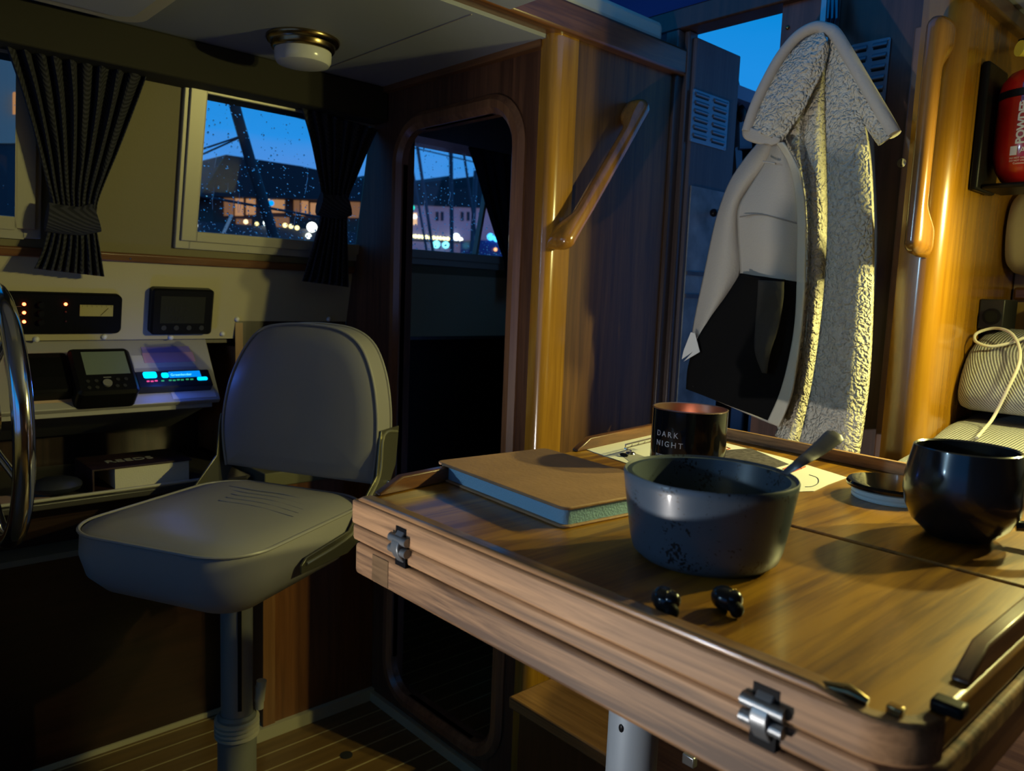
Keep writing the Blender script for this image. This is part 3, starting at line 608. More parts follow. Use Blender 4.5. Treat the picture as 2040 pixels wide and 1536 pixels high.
def fiddle(p, q, nrm, h=.016, th=.010, taper=.03):
    p = Vector(p); q = Vector(q); d = (q - p).normalized(); nn = Vector(nrm) * th; z = V(0, 0, h); e = V(0, 0, .003)
    bm = bmesh.new(); prism(bm, [p, q, q + e, q - d * taper + z, p + d * taper + z, p + e], nn); return obj('fiddle_rail', bm, TEAK_Y if abs(d.y) > .5 else EDGE, tb, bevel=.0025)
fiddle((XLy(.41) + .002, .412, T), (XLy(.63) + .002, .64, T), (1, 0, 0))
fiddle((XLy(.745) + .002, .745, T), (XLy(1.0) + .002, 1.0, T), (1, 0, 0))
fiddle((XLy(1.0) + .05, YF0 - .013, T), (XR - .05, YF1 - .012, T), (0, 1, 0))
fiddle((XR - .012, Y0 + .075, T), (XR - .012, YS - .03, T), (1, 0, 0))
fiddle((XR - .014, YS + .03, T), (XR - .038, YF1 - .03, T), (1, 0, 0))
bm = bmesh.new(); tube(bm, [V(-.172, Y0 + .006, T + .003), V(-.158, Y0 + .009, T + .004), V(-.148, Y0 + .010, T + .002)], [.002, .0042, .002], 10); obj('fiddle_stop', bm, BRASS, tb)
bm = bmesh.new(); bx(bm, -.139, -.131, Y0 + .009, Y0 + .015, T, T + .005); obj('fiddle_stop', bm, BRASS, tb, bevel=.001)
bm = bmesh.new(); bx(bm, -.126, -.110, Y0 + .030, Y0 + .042, T, T + .007); obj('fiddle_stop', bm, BLACK, tb, bevel=.002)
HM = mat('hinge_grey', (.20, .21, .22), .4, .7)
for (hx, hz) in ((onY(803, 1065, Y0).x, -.2285), (onY(1527, 1420, Y0).x, -.2285)):
    bm = B(hx - .008, hx + .008, Y0 - .0025, Y0 + .004, hz - .019, hz + .017); obj('hinge_recess', bm, BLACKM, tb)
    bm = bmesh.new(); prism(bm, [V(hx - .0055, Y0 - .010 * math.sin(PI * k / 10), hz + .016 - .033 * k / 10) for k in range(11)], (.011, 0, 0)); hg = obj('hinge', bm, HM, tb, bevel=.001)
    for zz in (.006, -.004):
        bm = bmesh.new(); tube(bm, [V(hx - .013, Y0 - .004, hz + zz), V(hx + .013, Y0 - .004, hz + zz)], .0042, 12); obj('hinge_pin', bm, HM, hg)
bm = bmesh.new(); lx = onY(1262, 1450, .70); lathe(bm, V(lx.x, .70, 0), [(.030, F + .02), (.030, T - .075)], 32); obj('leg', bm, mat('blue_grey_leg', (.30, .34, .38), .4, .3), tb)
bm = bmesh.new(); lathe(bm, V(lx.x, .70, 0), [(.09, F), (.09, F + .012), (.032, F + .035)], 32); obj('leg_flange', bm, POLE, tb)
bm = bmesh.new(); q = V(lx.x - .006, .70 - .030, -.50); ball(bm, V(onY(1238, 1450, .6715).x, .6715, onY(1238, 1450, .6715).z), .004, (1, .6, 1.5)); obj('pin_hole', bm, BLACK, tb)
# raised step under the table
st = thing('cabin_step', 'worn wooden step edge under the table', 'step', (-.5, .95, F))
bm = B(-.955, .5, .905, 1.38, -.745, -.722); obj('tread', bm, wood('worn_step', (.14, .065, .022), (.28, .14, .05), 'X'), st, bevel=.004)
bm = B(-.945, .5, .925, 1.38, F, -.745); obj('riser', bm, DARKWOOD, st)
bm = bmesh.new(); q = onY(1375, 1515, .905); bx(bm, q.x - .008, q.x + .012, .895, .906, q.z - .004, q.z + .012); tag(obj('step_latch', bm, STEEL, bevel=.002), 'small steel latch on the step under the table', 'latch')

# ------------------------------------------------------------------ things on the table
# notebook
nbM = Matrix.Translation((-.549, .572, T)) @ Matrix.Rotation(math.radians(-5.2), 4, 'Z')
nb = thing('notebook', 'closed tan leather notebook with page edges tinted as in blue window light', 'notebook', (-.549, .572, T))
LEATH = mat('tan_leather', (.36, .20, .10), .6, bump=.2, bscale=200, var=.12, vscale=25)
NF = Frame((0, 0, 0), (1, 0, 0), (0, 1, 0)); NF.n = V(0, 0, 1)
bm = bmesh.new(); NF.rbox(bm, -.107, .107, -.078, .078, 0, .0025, .008); obj('back_cover', bm, LEATH, nb, M=nbM, bevel=.001)
bm = bmesh.new(); NF.rbox(bm, -.104, .104, -.074, .074, .0025, .0165, .006); obj('pages', bm, mat('bluelit_page_edge', (.26, .47, .62), .8, bump=.4, bscale=500), nb, M=nbM)  # blue window light is put into the page colour
bm = bmesh.new(); NF.rbox(bm, -.107, .107, -.078, .078, .0165, .0195, .008); obj('front_cover', bm, LEATH, nb, M=nbM, bevel=.001)
bm = bmesh.new(); bx(bm, -.107, .107, .075, .079, .001, .0185); obj('spine', bm, LEATH, nb, M=nbM, bevel=.0015)
# bowl
bw = thing('bowl', 'large dark speckled stoneware bowl with a spoon in it', 'bowl', (-.334, .528, T))
def speckle(name, col, spot, rough):
    m = mat(name, col, rough, coat=.15); n = m.node_tree.nodes; L = m.node_tree.links; b = n['Principled BSDF']
    t = n.new('ShaderNodeTexCoord'); z = n.new('ShaderNodeTexNoise'); z.inputs['Scale'].default_value = 420; z.inputs['Detail'].default_value = 1; L.new(t.outputs['Object'], z.inputs[0])
    z2 = n.new('ShaderNodeTexNoise'); z2.inputs['Scale'].default_value = 45; L.new(t.outputs['Object'], z2.inputs[0])
    a = n.new('ShaderNodeMath'); a.operation = 'MULTIPLY'; L.new(z.outputs[0], a.inputs[0]); L.new(z2.outputs[0], a.inputs[1])
    r = n.new('ShaderNodeValToRGB'); r.color_ramp.elements[0].position = .355; r.color_ramp.elements[0].color = (*col, 1); r.color_ramp.elements[1].position = .37; r.color_ramp.elements[1].color = (*spot, 1)
    L.new(a.outputs[0], r.inputs[0]); L.new(r.outputs[0], b.inputs['Base Color']); return m
STONE = speckle('speckled_stoneware', (.045, .068, .10), (.008, .009, .012), .38)
c = V(-.334, .528, T)
bm = bmesh.new(); lathe(bm, c, [(.045, 0), (.052, .001), (.0575, .006), (.060, .014), (.0635, .035), (.0675, .062), (.0682, .0675), (.0672, .0692), (.0655, .0675), (.0615, .0675), (.056, .030), (.050, .009), (.005, .007)], 72); obj('body', bm, STONE, bw)
bm = bmesh.new(); lathe(bm, c, [(.0654, .0670), (.064, .055), (.060, .030), (.055, .014), (.042, .0088), (.004, .0082), (.004, .0076), (.046, .0078), (.0565, .014), (.0612, .030), (.0648, .055), (.0656, .0668)], 72, cap=False); obj('inside_glaze', bm, mat('bowl_inside', (.010, .012, .014), .3, coat=.3), bw)
# spoon
A_ = onZ(1579, 938, -.1335); B_ = onZ(1487, 993, -.172)
rr = ray(1668, 864); tip = rr * ((A_.length + .035) / rr.length); mid = ray(1625, 902); mid = mid * ((A_.length + .014) / mid.length)
sp_ = thing('spoon', 'dull steel spoon leaning in the speckled bowl', 'spoon', B_)
pts = catmull([B_ + (B_ - A_) * .25 + V(0, 0, -.002), B_, A_ + V(0, 0, .003), mid + V(0, 0, .001), tip], 6)
n_ = len(pts); rad = [.0032 + .0062 * max(0, (k / n_ - .35) / .65) ** 1.3 for k in range(n_)]; rad[-1] = .0045; rad[-2] = .0078
bm = bmesh.new(); tube(bm, pts, rad, 14, up=(.35, -.6, .7), flat=.28); obj('handle', bm, mat('dull_steel', (.16, .155, .16), .42, .8), sp_)
q = pts[0]; d = (pts[0] - pts[2]).normalized(); bm = bmesh.new(); ball(bm, q + V(-.010, -.006, -.006), .014, (1.15, .85, .22)); obj('spoon_bowl', bm, STEEL, sp_)
# mug
mg = thing('mug', 'black rounded mug with a loop handle at the right', 'mug', (-.224, .772, T))
MUG = mat('black_glaze', (.016, .018, .021), .25, coat=.4)
c = V(-.224, .772, T)
bm = bmesh.new(); lathe(bm, c, [(.026, 0), (.028, .002), (.031, .005), (.040, .013), (.0465, .026), (.0495, .040), (.049, .054), (.0465, .068), (.0442, .079), (.0438, .0815), (.0425, .0825), (.0412, .081), (.043, .066), (.046, .045), (.043, .024), (.030, .010), (.005, .008)], 72); obj('body', bm, MUG, mg)
hd = V(.78, .62, 0).normalized(); bm = bmesh.new()
hd = V(.93, .36, 0).normalized()
tube(bm, catmull([c + hd * .043 + V(0, 0, .066), c + hd * .062 + V(0, 0, .064), c + hd * .073 + V(0, 0, .054), c + hd * .074 + V(0, 0, .036), c + hd * .064 + V(0, 0, .021), c + hd * .043 + V(0, 0, .0165)], 8), .0048, 12, up=hd.cross(V(0, 0, 1)), flat=1.35); obj('handle', bm, MUG, mg)
# candle
cn = thing('candle_jar', 'lit candle in a glossy black tumbler behind the bowl', 'candle', (-.505, .748, T))
c = V(-.505, .748, T); cr = .0425; chh = .082
GLOSS = mat('gloss_black_jar', (.005, .005, .007), .08, spec=.4)
bm = bmesh.new(); lathe(bm, c, [(.005, .001), (cr - .002, .001), (cr, .003), (cr, chh - .001), (cr - .001, chh), (cr - .0022, chh - .0005), (cr - .0022, .045), (.005, .045)], 80); obj('jar', bm, GLOSS, cn)
bm = bmesh.new(); lathe(bm, c, [(cr - .0023, .0455), (cr - .0023, .0515), (.005, .052)], 48); obj('wax', bm, mat('wax', (.75, .45, .33), .5), cn)
bm = bmesh.new(); lathe(bm, c, [(cr - .0004, chh - .0012), (cr + .0003, chh), (cr - .001, chh + .0006), (cr - .0024, chh - .0004), (cr - .0024, .0525), (cr - .00235, .0525)], 80, cap=False); obj('rim_lining', bm, mat('copper_lining', (.42, .27, .22), .3, .9), cn)
bm = bmesh.new(); tube(bm, [c + V(0, 0, .052), c + V(0, 0, .060)], .0007, 6); obj('wick', bm, BLACK, cn)
bm = bmesh.new(); lathe(bm, c, [(.0004, .058), (.0022, .062), (.0026, .065), (.0014, .071), (.0002, .076)], 16); obj('flame', bm, mat('flame', (0, 0, 0), emit=(1, .42, .25), estr=6), cn)
lamp('candle_flame_light', 'POINT', c + V(0, 0, .068), .003, (1, .5, .35), .003)
va = math.atan2(-c.y, -c.x)            # direction from the jar to the eye
LET = mat('printed_white', (.60, .58, .55), .5)
def wrap(cc, r_, a0, z0): return lambda co: V(cc.x + (r_ + co.z) * math.cos(a0 + co.x / r_), cc.y + (r_ + co.z) * math.sin(a0 + co.x / r_), cc.z + z0 + co.y)
text('lettering', 'DARK', .0088, None, LET, cn, .0002, wrap(c, cr + .0002, va - .95, .052), 1.45)
text('lettering', 'NIGHT', .0088, None, LET, cn, .0002, wrap(c, cr + .0002, va - .95, .041), 1.45)
text('lettering', 'PEPPER & JASMINE', .0050, None, LET, cn, .0002, wrap(c, cr + .0002, va - .95, .028), 1.1)
# lid
ld = thing('candle_lid', 'glossy black lid with a clear seal ring lying by the mug', 'lid', (-.318, .862, T))
c = V(-.318, .862, T)
bm = bmesh.new(); lathe(bm, c, [(.005, .0105), (.0435, .0105), (.0465, .0125), (.0470, .0155), (.0455, .018), (.040, .0188), (.005, .019)], 72); obj('cap', bm, GLOSS, ld)
bm = bmesh.new(); lathe(bm, c, [(.034, 0), (.0405, .0003), (.041, .002), (.0402, .004), (.0412, .006), (.0402, .008), (.041, .0105), (.034, .0105)], 72); obj('seal_ring', bm, mat('seal', (.50, .68, .80), .3), ld)
# papers
def sheet(name, px, label, m, z0, th=.0006):
    bm = bmesh.new(); prism(bm, [onZ(x, y, z0) for x, y in px], (0, 0, th)); return tag(obj(name, bm, m, smooth=False), label, 'paper')
pa = thing('leaflet', 'white printed leaflet under the candle with a dark picture and red scribble', 'paper', onZ(1400, 920, T))
bm = bmesh.new(); prism(bm, [onZ(x, y, T + .0002) for x, y in ((1156, 892), (1252, 866), (1330, 858), (1450, 884), (1560, 912), (1688, 952), (1650, 966), (1622, 979), (1596, 980), (1500, 985), (1380, 960), (1244, 922))], (0, 0, .0006)); obj('sheet', bm, PAPER, pa, smooth=False)
def print_(nm, px, m, z=.0009):
    bm = bmesh.new(); prism(bm, [onZ(x, y, T + z) for x, y in px], (0, 0, .0002)); return obj(nm, bm, m, pa, smooth=False)
print_('printed_picture', [(1445, 897), (1495, 893), (1572, 925), (1525, 937), (1445, 915)], mat('print_dark', (.09, .075, .08), .7, var=.6, vscale=150))
print_('printed_patch', [(1236, 906), (1262, 902), (1290, 912), (1256, 921)], mat('print_grey', (.3, .29, .28), .8))
bm = bmesh.new(); tube(bm, [onZ(x, y, T + .0010) for x, y in ((1560, 935), (1572, 930), (1578, 935), (1588, 930), (1596, 934), (1604, 930), (1584, 938), (1575, 941))], .0011, 6); obj('red_scribble', bm, mat('red_ink', (.45, .08, .04), .7), pa)
bm = bmesh.new(); tube(bm, catmull([onZ(x, y, T + .0010) for x, y in ((1612, 946), (1628, 952), (1630, 962), (1618, 969), (1604, 970))], 6), .0005, 6); obj('pen_line', bm, mat('pen_ink', (.06, .06, .08), .7), pa)
bm = bmesh.new(); tube(bm, [onZ(x, y, T + .0010) for x, y in ((1440, 893), (1448, 891), (1455, 894), (1447, 896))], .0008, 6); obj('red_scribble', bm, mat('red_ink', (.45, .08, .04)), pa)
# clip
cl = thing('metal_clip', 'small shiny metal clip on the paper left of the candle', 'clip', onZ(1255, 905, T))
a = onZ(1246, 893, T + .012); b = onZ(1297, 880, T + .012)
bm = bmesh.new()
for k in (0, .0045): tube(bm, [a + V(0, 0, k), b + V(0, 0, k)], .0013, 8)
for k in range(5): q = a.lerp(b, k / 4); tube(bm, [q, q + V(0, 0, .0045)], .001, 6)
obj('clip_arm', bm, CHROME, cl)
bm = bmesh.new(); q = onZ(1256, 904, T + .001); tube(bm, [q, q + V(0, 0, .006), a], .0016, 8); lathe(bm, V(q.x, q.y, T + .001), [(.007, 0), (.006, .002), (.002, .0025)], 16); obj('clip_base', bm, CHROME, cl)
bm = bmesh.new(); q = onZ(1243, 906, T + .003); ball(bm, q, .0035, (2, 1, .7)); obj('grip', bm, BLACK, cl)
# earbuds
def earbud(x, y, rz, lab):
    p = onZ(x, y, T); t = thing('earbud', lab, 'earbud', p, 'earbuds at the front of the table')
    M_ = Matrix.Translation(p) @ Matrix.Rotation(rz, 4, 'Z')
    bm = bmesh.new(); ball(bm, V(0, 0, .0085), .0088, (1.15, .95, .95), 3); ball(bm, V(.006, .002, .010), .0062, (1, 1, 1), 3); obj('shell', bm, mat('bud_black', (.01, .01, .011), .15), t, M=M_)
    bm = bmesh.new(); tube(bm, [V(.006, 0, .008), V(.013, -.001, .0055)], [.005, .0045], 14); ball(bm, V(.0135, -.001, .0054), .0052, (.7, 1, 1)); obj('ear_tip', bm, BLACKM, t, M=M_)
    for k in (-1, 0, 1):
        bm = bmesh.new(); ball(bm, V(.0055, .0015 + k * .0022, .0160 - abs(k) * .0004), .0008); obj('gold_contact', bm, mat('gold', (.9, .65, .2), .2, 1), t, M=M_)
earbud(1322, 1218, -.5, 'black earbud half hidden behind the table lip')
earbud(1442, 1216, -.3, 'black earbud in front of the bowl, farther right')

# ------------------------------------------------------------------ coat
ct = thing('jacket', 'cream sherpa lined jacket hanging open from the hook by the companionway', 'jacket', V(-.68, 1.30, -.25))
CS = .975
def patch(name, Lp, Rp, yf, m, nu=24, nv=60, solid=.004, label=None, parent=ct):
    A = catmull([V(*p, 0) for p in Lp], 12); Bq = catmull([V(*p, 0) for p in Rp], 12); bm = bmesh.new(); vs = []
    def at(P, t): i = t * (len(P) - 1); k = min(int(i), len(P) - 2); return P[k].lerp(P[k + 1], i - k)
    for j in range(nv + 1):
        t = j / nv; a = at(A, t); b = at(Bq, t); row = []
        for i in range(nu + 1):
            s = i / nu; q = a.lerp(b, s); row.append(bm.verts.new(onY(q.x, q.y, yf(s, t) * CS)))
        vs.append(row)
    for a, b in zip(vs, vs[1:]):
        for i in range(nu): face(bm, (a[i], a[i + 1], b[i + 1], b[i]))
    return obj(name, bm, m, parent, solid=solid, label=label)
hump = lambda s: math.sin(PI * min(max(s, 0), 1))
patch('lining', [(1648, 100), (1646, 180), (1648, 300), (1650, 450), (1641, 600), (1620, 760), (1588, 906)], [(1672, 100), (1706, 190), (1730, 290), (1739, 430), (1738, 600), (1730, 760), (1709, 914)], lambda s, t: 1.325 - (.014 + .03 * t) * hump(.12 + .66 * s) - .012 * t + .02 * (s > .97), SHERPA, label='fleece lining lit from the right')
patch('lining', [(1630, 105), (1602, 190), (1603, 300), (1612, 450), (1606, 600), (1590, 750), (1545, 868)], [(1650, 108), (1650, 200), (1652, 300), (1653, 450), (1645, 600), (1625, 760), (1594, 906)], lambda s, t: 1.335 - (.018 + .012 * t) * hump(s) - .006 * t + .022 * s, SHERPA)
patch('lining', [(1612, 160), (1572, 232), (1566, 300), (1588, 380), (1598, 480), (1595, 600), (1580, 720), (1550, 850)], [(1628, 150), (1608, 230), (1614, 320), (1618, 400), (1619, 480), (1612, 600), (1597, 720), (1556, 862)], lambda s, t: 1.322 - .016 * hump(s) + .020 * s, SHERPA)
patch('collar_lining', [(1640, 60), (1600, 82), (1560, 125), (1522, 185), (1488, 256)], [(1650, 95), (1640, 140), (1620, 180), (1600, 220), (1558, 282)], lambda s, t: 1.305 - .014 * hump(s) - .012 * t, SHERPA)
patch('collar_lining', [(1650, 85), (1672, 140), (1698, 195), (1722, 245), (1752, 290)], [(1655, 60), (1692, 118), (1728, 178), (1760, 228), (1784, 266)], lambda s, t: 1.318 - .012 * hump(s) - .012 * t, SHERPA)
def roll(pts, y0, y1, r, m, nm):
    P = catmull([V(*p, 0) for p in pts], 8); k = len(P); bm = bmesh.new(); tube(bm, [onY(q.x, q.y, (y0 + (y1 - y0) * i / (k - 1)) * CS) for i, q in enumerate(P)], r if not isinstance(r, tuple) else [r[0] + (r[1] - r[0]) * math.sin(PI * min(1, (i / (k - 1)) * 1.1 + .1)) for i in range(k)], 12); return obj(nm, bm, m, ct)
roll([(1650, 58), (1625, 54), (1590, 72), (1556, 112), (1526, 165), (1503, 215), (1488, 262)], 1.305, 1.285, .0095, SUEDE, 'collar_edge')
roll([(1640, 57), (1662, 66), (1688, 106), (1714, 150), (1742, 198), (1764, 235), (1782, 268)], 1.305, 1.300, .0105, SUEDE, 'collar_edge')
patch('collar_flap', [(1484, 250), (1480, 265), (1486, 277), (1510, 285)], [(1556, 276), (1552, 284), (1545, 287), (1538, 288)], lambda s, t: 1.285 - .004 * hump(s), SUEDE, 12, 10)
patch('sleeve', [(1512, 284), (1482, 320), (1455, 362), (1436, 410), (1422, 460), (1405, 540), (1388, 620), (1374, 700)], [(1552, 288), (1535, 330), (1500, 372), (1478, 410), (1474, 460), (1476, 520), (1462, 570), (1400, 665)], lambda s, t: 1.335 - .022 * hump(s) - .01 * t, SUEDE)
patch('body_panel', [(1542, 286), (1522, 330), (1490, 380), (1472, 415), (1471, 460), (1475, 520), (1476, 545), (1478, 572)], [(1562, 286), (1580, 335), (1590, 390), (1594, 430), (1594, 470), (1594, 520), (1593, 548), (1592, 572)], lambda s, t: 1.318 - .032 * hump(s * .9) * (.4 + .6 * min(1, t * 1.6)), SUEDE)
patch('pocket_panel', [(1477, 545), (1448, 590), (1415, 635), (1388, 680), (1372, 730), (1368, 775)], [(1594, 562), (1590, 620), (1584, 690), (1572, 750), (1555, 800), (1532, 838)], lambda s, t: 1.300 - .028 * hump(s * .95) - .004 * math.sin(9 * s + 5 * t), BLKCLOTH, label='black lower panel')
patch('pocket', [(1512, 558), (1510, 600), (1506, 650), (1505, 700), (1520, 742)], [(1562, 562), (1560, 600), (1552, 650), (1536, 700), (1526, 744)], lambda s, t: 1.264 - .004 * hump(s) - .003 * math.sin(11 * t), mat('pocket_grey', (.035, .031, .024), .9, bump=.4, bscale=90), 10, 24)
roll([(1480, 548), (1515, 556), (1563, 560)], 1.276, 1.268, .0028, BLKCLOTH, 'pocket_binding')
patch('placket', [(1548, 284), (1572, 325), (1585, 380), (1590, 450), (1589, 520), (1588, 590), (1584, 650), (1574, 710), (1556, 780), (1530, 840)], [(1560, 283), (1590, 335), (1601, 390), (1605, 450), (1604, 520), (1602, 590), (1596, 660), (1588, 720), (1576, 790), (1552, 850)], lambda s, t: 1.288 - .010 * s - .002 * math.sin(60 * t) * s, SUEDEL, 8, 120)
roll([(1520, 322), (1545, 326)], 1.282, 1.282, .0016, SUEDE, 'stitch_seam'); roll([(1474, 432), (1520, 428), (1590, 446)], 1.289, 1.289, .0012, mat('seam_dark', (.25, .22, .18), .9), 'stitch_seam')
patch('lower_hem', [(1380, 770), (1395, 784)], [(1534, 836), (1540, 846)], lambda s, t: 1.296 - .004 * t, SUEDE, 20, 4)
bm = bmesh.new(); prism(bm, [onY(x, y, 1.258) for x, y in ((1376, 662), (1384, 664), (1381, 700), (1358, 716), (1362, 698))], (0, .002, 0)); prism(bm, [onY(x, y, 1.254) for x, y in ((1384, 662), (1394, 701), (1362, 720), (1381, 700))], (0, .001, 0)); obj('care_tag', bm, PAPER, ct, label='white folded care tag')
# hook above the jacket
hk = thing('coat_hook', 'chrome hook at the top of the dark board behind the jacket', 'hook', onY(1660, 60, 1.37))
bm = bmesh.new()
for dx in (-9, 0, 9): tube(bm, [onY(1660 + dx * .8, -20, 1.372), onY(1658 + dx, 40, 1.362), onY(1652 + dx, 66, 1.305)], .004, 10)
obj('prong', bm, mat('dark_chrome', (.22, .22, .24), .2, 1), hk)
bm = bmesh.new(); a = onY(1648, 0, 1.39); bx(bm, a.x - .006, a.x + .022, 1.378, 1.3995, .44, .60); obj('back_plate', bm, STEEL, hk, bevel=.002)
# louvre plates
def louvre(fr, u0, u1, v0, v1, lab, rows, cols=2):
    t = thing('louvre_vent', lab, 'vent', fr.p((u0 + u1) / 2, v0), 'metal louvre vents')
    bm = bmesh.new(); fr.rbox(bm, u0, u1, v0, v1, 0, .002, .004); obj('plate', bm, PLATE, t)
    for r_ in range(rows):
        for c_ in range(cols):
            w_ = (u1 - u0) / cols; uu = u0 + c_ * w_ + w_ * .14; ue = uu + w_ * .72; vv = v1 - (r_ + .75) * (v1 - v0) / (rows + .4)
            h_ = (v1 - v0) / rows * .5
            bm = bmesh.new(); k = 10; rings = []
            for i in range(k + 1):
                a = PI * i / k; e = min(.3 * h_, .002); rings.append([fr.p(uu, vv + h_ * .5 - h_ * .5 * math.cos(a), .0015), fr.p(ue, vv + h_ * .5 - h_ * .5 * math.cos(a), .0015)])
            x0, x1 = uu, ue
            vsA = [fr.p(x0 + (.18 * h_ if i in (0, 6) else 0), vv + h_ * i / 6, .0015 + (.0042 * math.sin(PI * (i / 6) ** .6) if 0 < i < 6 else 0)) for i in range(7)]
            vsB = [fr.p(x1 - (.18 * h_ if i in (0, 6) else 0), vv + h_ * i / 6, .0015 + (.0042 * math.sin(PI * (i / 6) ** .6) if 0 < i < 6 else 0)) for i in range(7)]
            loft(bm, [vsA, vsB]); obj('louvre_blade', bm, PLATE, t)
            bm = bmesh.new(); fr.rbox(bm, x0 + .001, x1 - .001, vv - h_ * .28, vv + h_ * .05, .0019, .0026, h_ * .12); obj('slot', bm, BLACK, t)
    for a, b in ((u0 + .004, v0 + .004), (u1 - .004, v0 + .004), (u0 + .004, v1 - .004), (u1 - .004, v1 - .004)):
        bm = bmesh.new(); ball(bm, fr.p(a, b, .002), .0018); obj('screw', bm, STEEL, t)
    return t
# open companionway leaf
LEAF = Frame((-1.0, 0, 0), (0, 1, 0), (0, 0, 1))
lf = thing('companionway_door', 'dark open door leaf with a metal vent beside the jacket', 'door', (-1.0, 1.5, -.30))
lu0, lv1 = LEAF.px(1345, 68); lu1, lv2 = LEAF.px(1468, 112)
lu0 = 1.415; lu1 = LEAF.px(1463, 300)[0]
bm = bmesh.new(); prism(bm, [LEAF.p(lu0, -.30), LEAF.p(lu1, -.30), LEAF.p(lu1, .548), LEAF.p(lu0, .548)], LEAF.n * -.022); obj('leaf_board', bm, DOORWOOD, lf, bevel=.003)
a = LEAF.px(1440, 805); bm = bmesh.new(); LEAF.box(bm, lu0 + .01, lu1 - .008, -.28, LEAF.px(1400, 375)[1], 0, .003); obj('lower_panel', bm, mat('scuffed_paint', (.20, .225, .235), .6, var=.5, vscale=14), lf)
for yy in (545, 590):
    bm = bmesh.new(); v_ = LEAF.px(1380, yy)[1]; LEAF.box(bm, lu0 + .012, lu1 - .01, v_ - .004, v_ + .004, .003, .005); obj('panel_batten', bm, DOORWOOD, lf)
bm = bmesh.new(); q = LEAF.P(1422, 424, .03); tube(bm, [LEAF.P(1436, 421, 0), LEAF.P(1424, 424, .025)], .005, 10); ball(bm, q, .009); obj('knob', bm, BLACK, lf)
bm = bmesh.new(); u_, v_ = LEAF.px(1443, 412); LEAF.rbox(bm, u_ - .010, u_ + .006, v_ - .025, v_ + .018, .0, .006, .004); obj('lock_plate', bm, STEEL, lf)
a = LEAF.px(1379, 290, .002); b = LEAF.px(1449, 185, .002)
u0_, v1_ = LEAF.px(1381, 176, .002); u1_, v0_ = LEAF.px(1446, 300, .002)
louvre(LEAF, u0_, u1_, LEAF.px(1379, 282, .002)[1], LEAF.px(1381, 176, .002)[1], 'metal louvre vent screwed to the open door leaf', 6)
AFT = Frame((0, 1.3985, 0), (1, 0, 0), (0, 0, 1))
louvre(AFT, AFT.px(1690, 160)[0], AFT.px(1768, 160)[0], AFT.px(1765, 215)[1], AFT.px(1765, 76)[1], 'metal louvre vent in shade behind the jacket collar', 6)
bm = bmesh.new(); q = onY(1797, 325, 1.3715); lathe(bm, q, [(.0078, 0), (.0075, .002), (.002, .0028)], 20, Matrix.Rotation(PI / 2, 3, 'X')); sb = obj('screw', bm, CHROME, JAMB, label='round slotted screw')
bm = bmesh.new(); bx(bm, q.x - .0006, q.x + .0006, q.y - .0032, q.y - .0026, q.z - .006, q.z + .006); obj('slot', bm, BLACK, sb)
bm = bmesh.new(); q = onY(1569, 55, 1.3985); ball(bm, q, .004); obj('screw', bm, BRASS, AFTW)
# cockpit beyond
ck = thing('cockpit_locker', 'grey cockpit block with a knob seen past the door leaf', 'locker', (-1.0, 1.66, .0))
CKM = mat('cockpit_grey', (.16, .17, .19), .6)
bm = bmesh.new(); fr = Frame((-1.06, 0, 0), (0, 1, 0), (0, 0, 1)); pts = [(1471, 150), (1481, 195), (1482, 240), (1498, 262), (1500, 296), (1471, 296)]
prism(bm, [fr.P(x, y) for x, y in pts], (-.05, 0, 0)); prism(bm, [fr.P(x, y) for x, y in ((1471, 296), (1480, 300), (1480, 390), (1471, 400))], (-.04, 0, 0)); obj('block', bm, CKM, ck, bevel=.004)
bm = bmesh.new(); q = fr.P(1477, 226, .012); ball(bm, q, .014, (.7, 1, 1.5)); obj('knob', bm, BLACK, ck)
bm = B(-1.3, -.3, 1.46, 2.6, -.50, -.46); struct('trim_22', bm, mat('cockpit_sole', (.16, .18, .22), .6))
bm = B(-1.25, -.75, 2.55, 2.6, -.46, -.05); struct('trim_23', bm, CKM)
# blue sprayhood over the hatch
bm = bmesh.new(); rows = []
for i in range(13):
    s = i / 12; y = 1.27 + .75 * s; rows.append([V(-1.9 + 1.5 * j / 14, y, .86 - .10 * (j / 14 - .6) ** 2 - .06 * ((y - 1.05) / .95) ** 2) for j in range(15)])
loft(bm, rows, False, False); sh = thing('spray_hood', 'blue canvas spray hood above the open hatch', 'canopy', (-1.2, 1.5, .7)); obj('canvas', bm, mat('blue_canvas', (.05, .16, .42), .8, trans=0, bump=.2, bscale=80), sh, solid=.002)
for xs in (1.30, 1.62, 1.90):
    bm = bmesh.new(); s = (xs - 1.05) / .95; tube(bm, [V(-1.9 + 1.5 * j / 14, xs, .845 - .10 * (j / 14 - .6) ** 2 - .06 * s * s) for j in range(15)], .010, 8); obj('hood_bow', bm, mat('hood_tube', (.03, .05, .1), .4), sh)

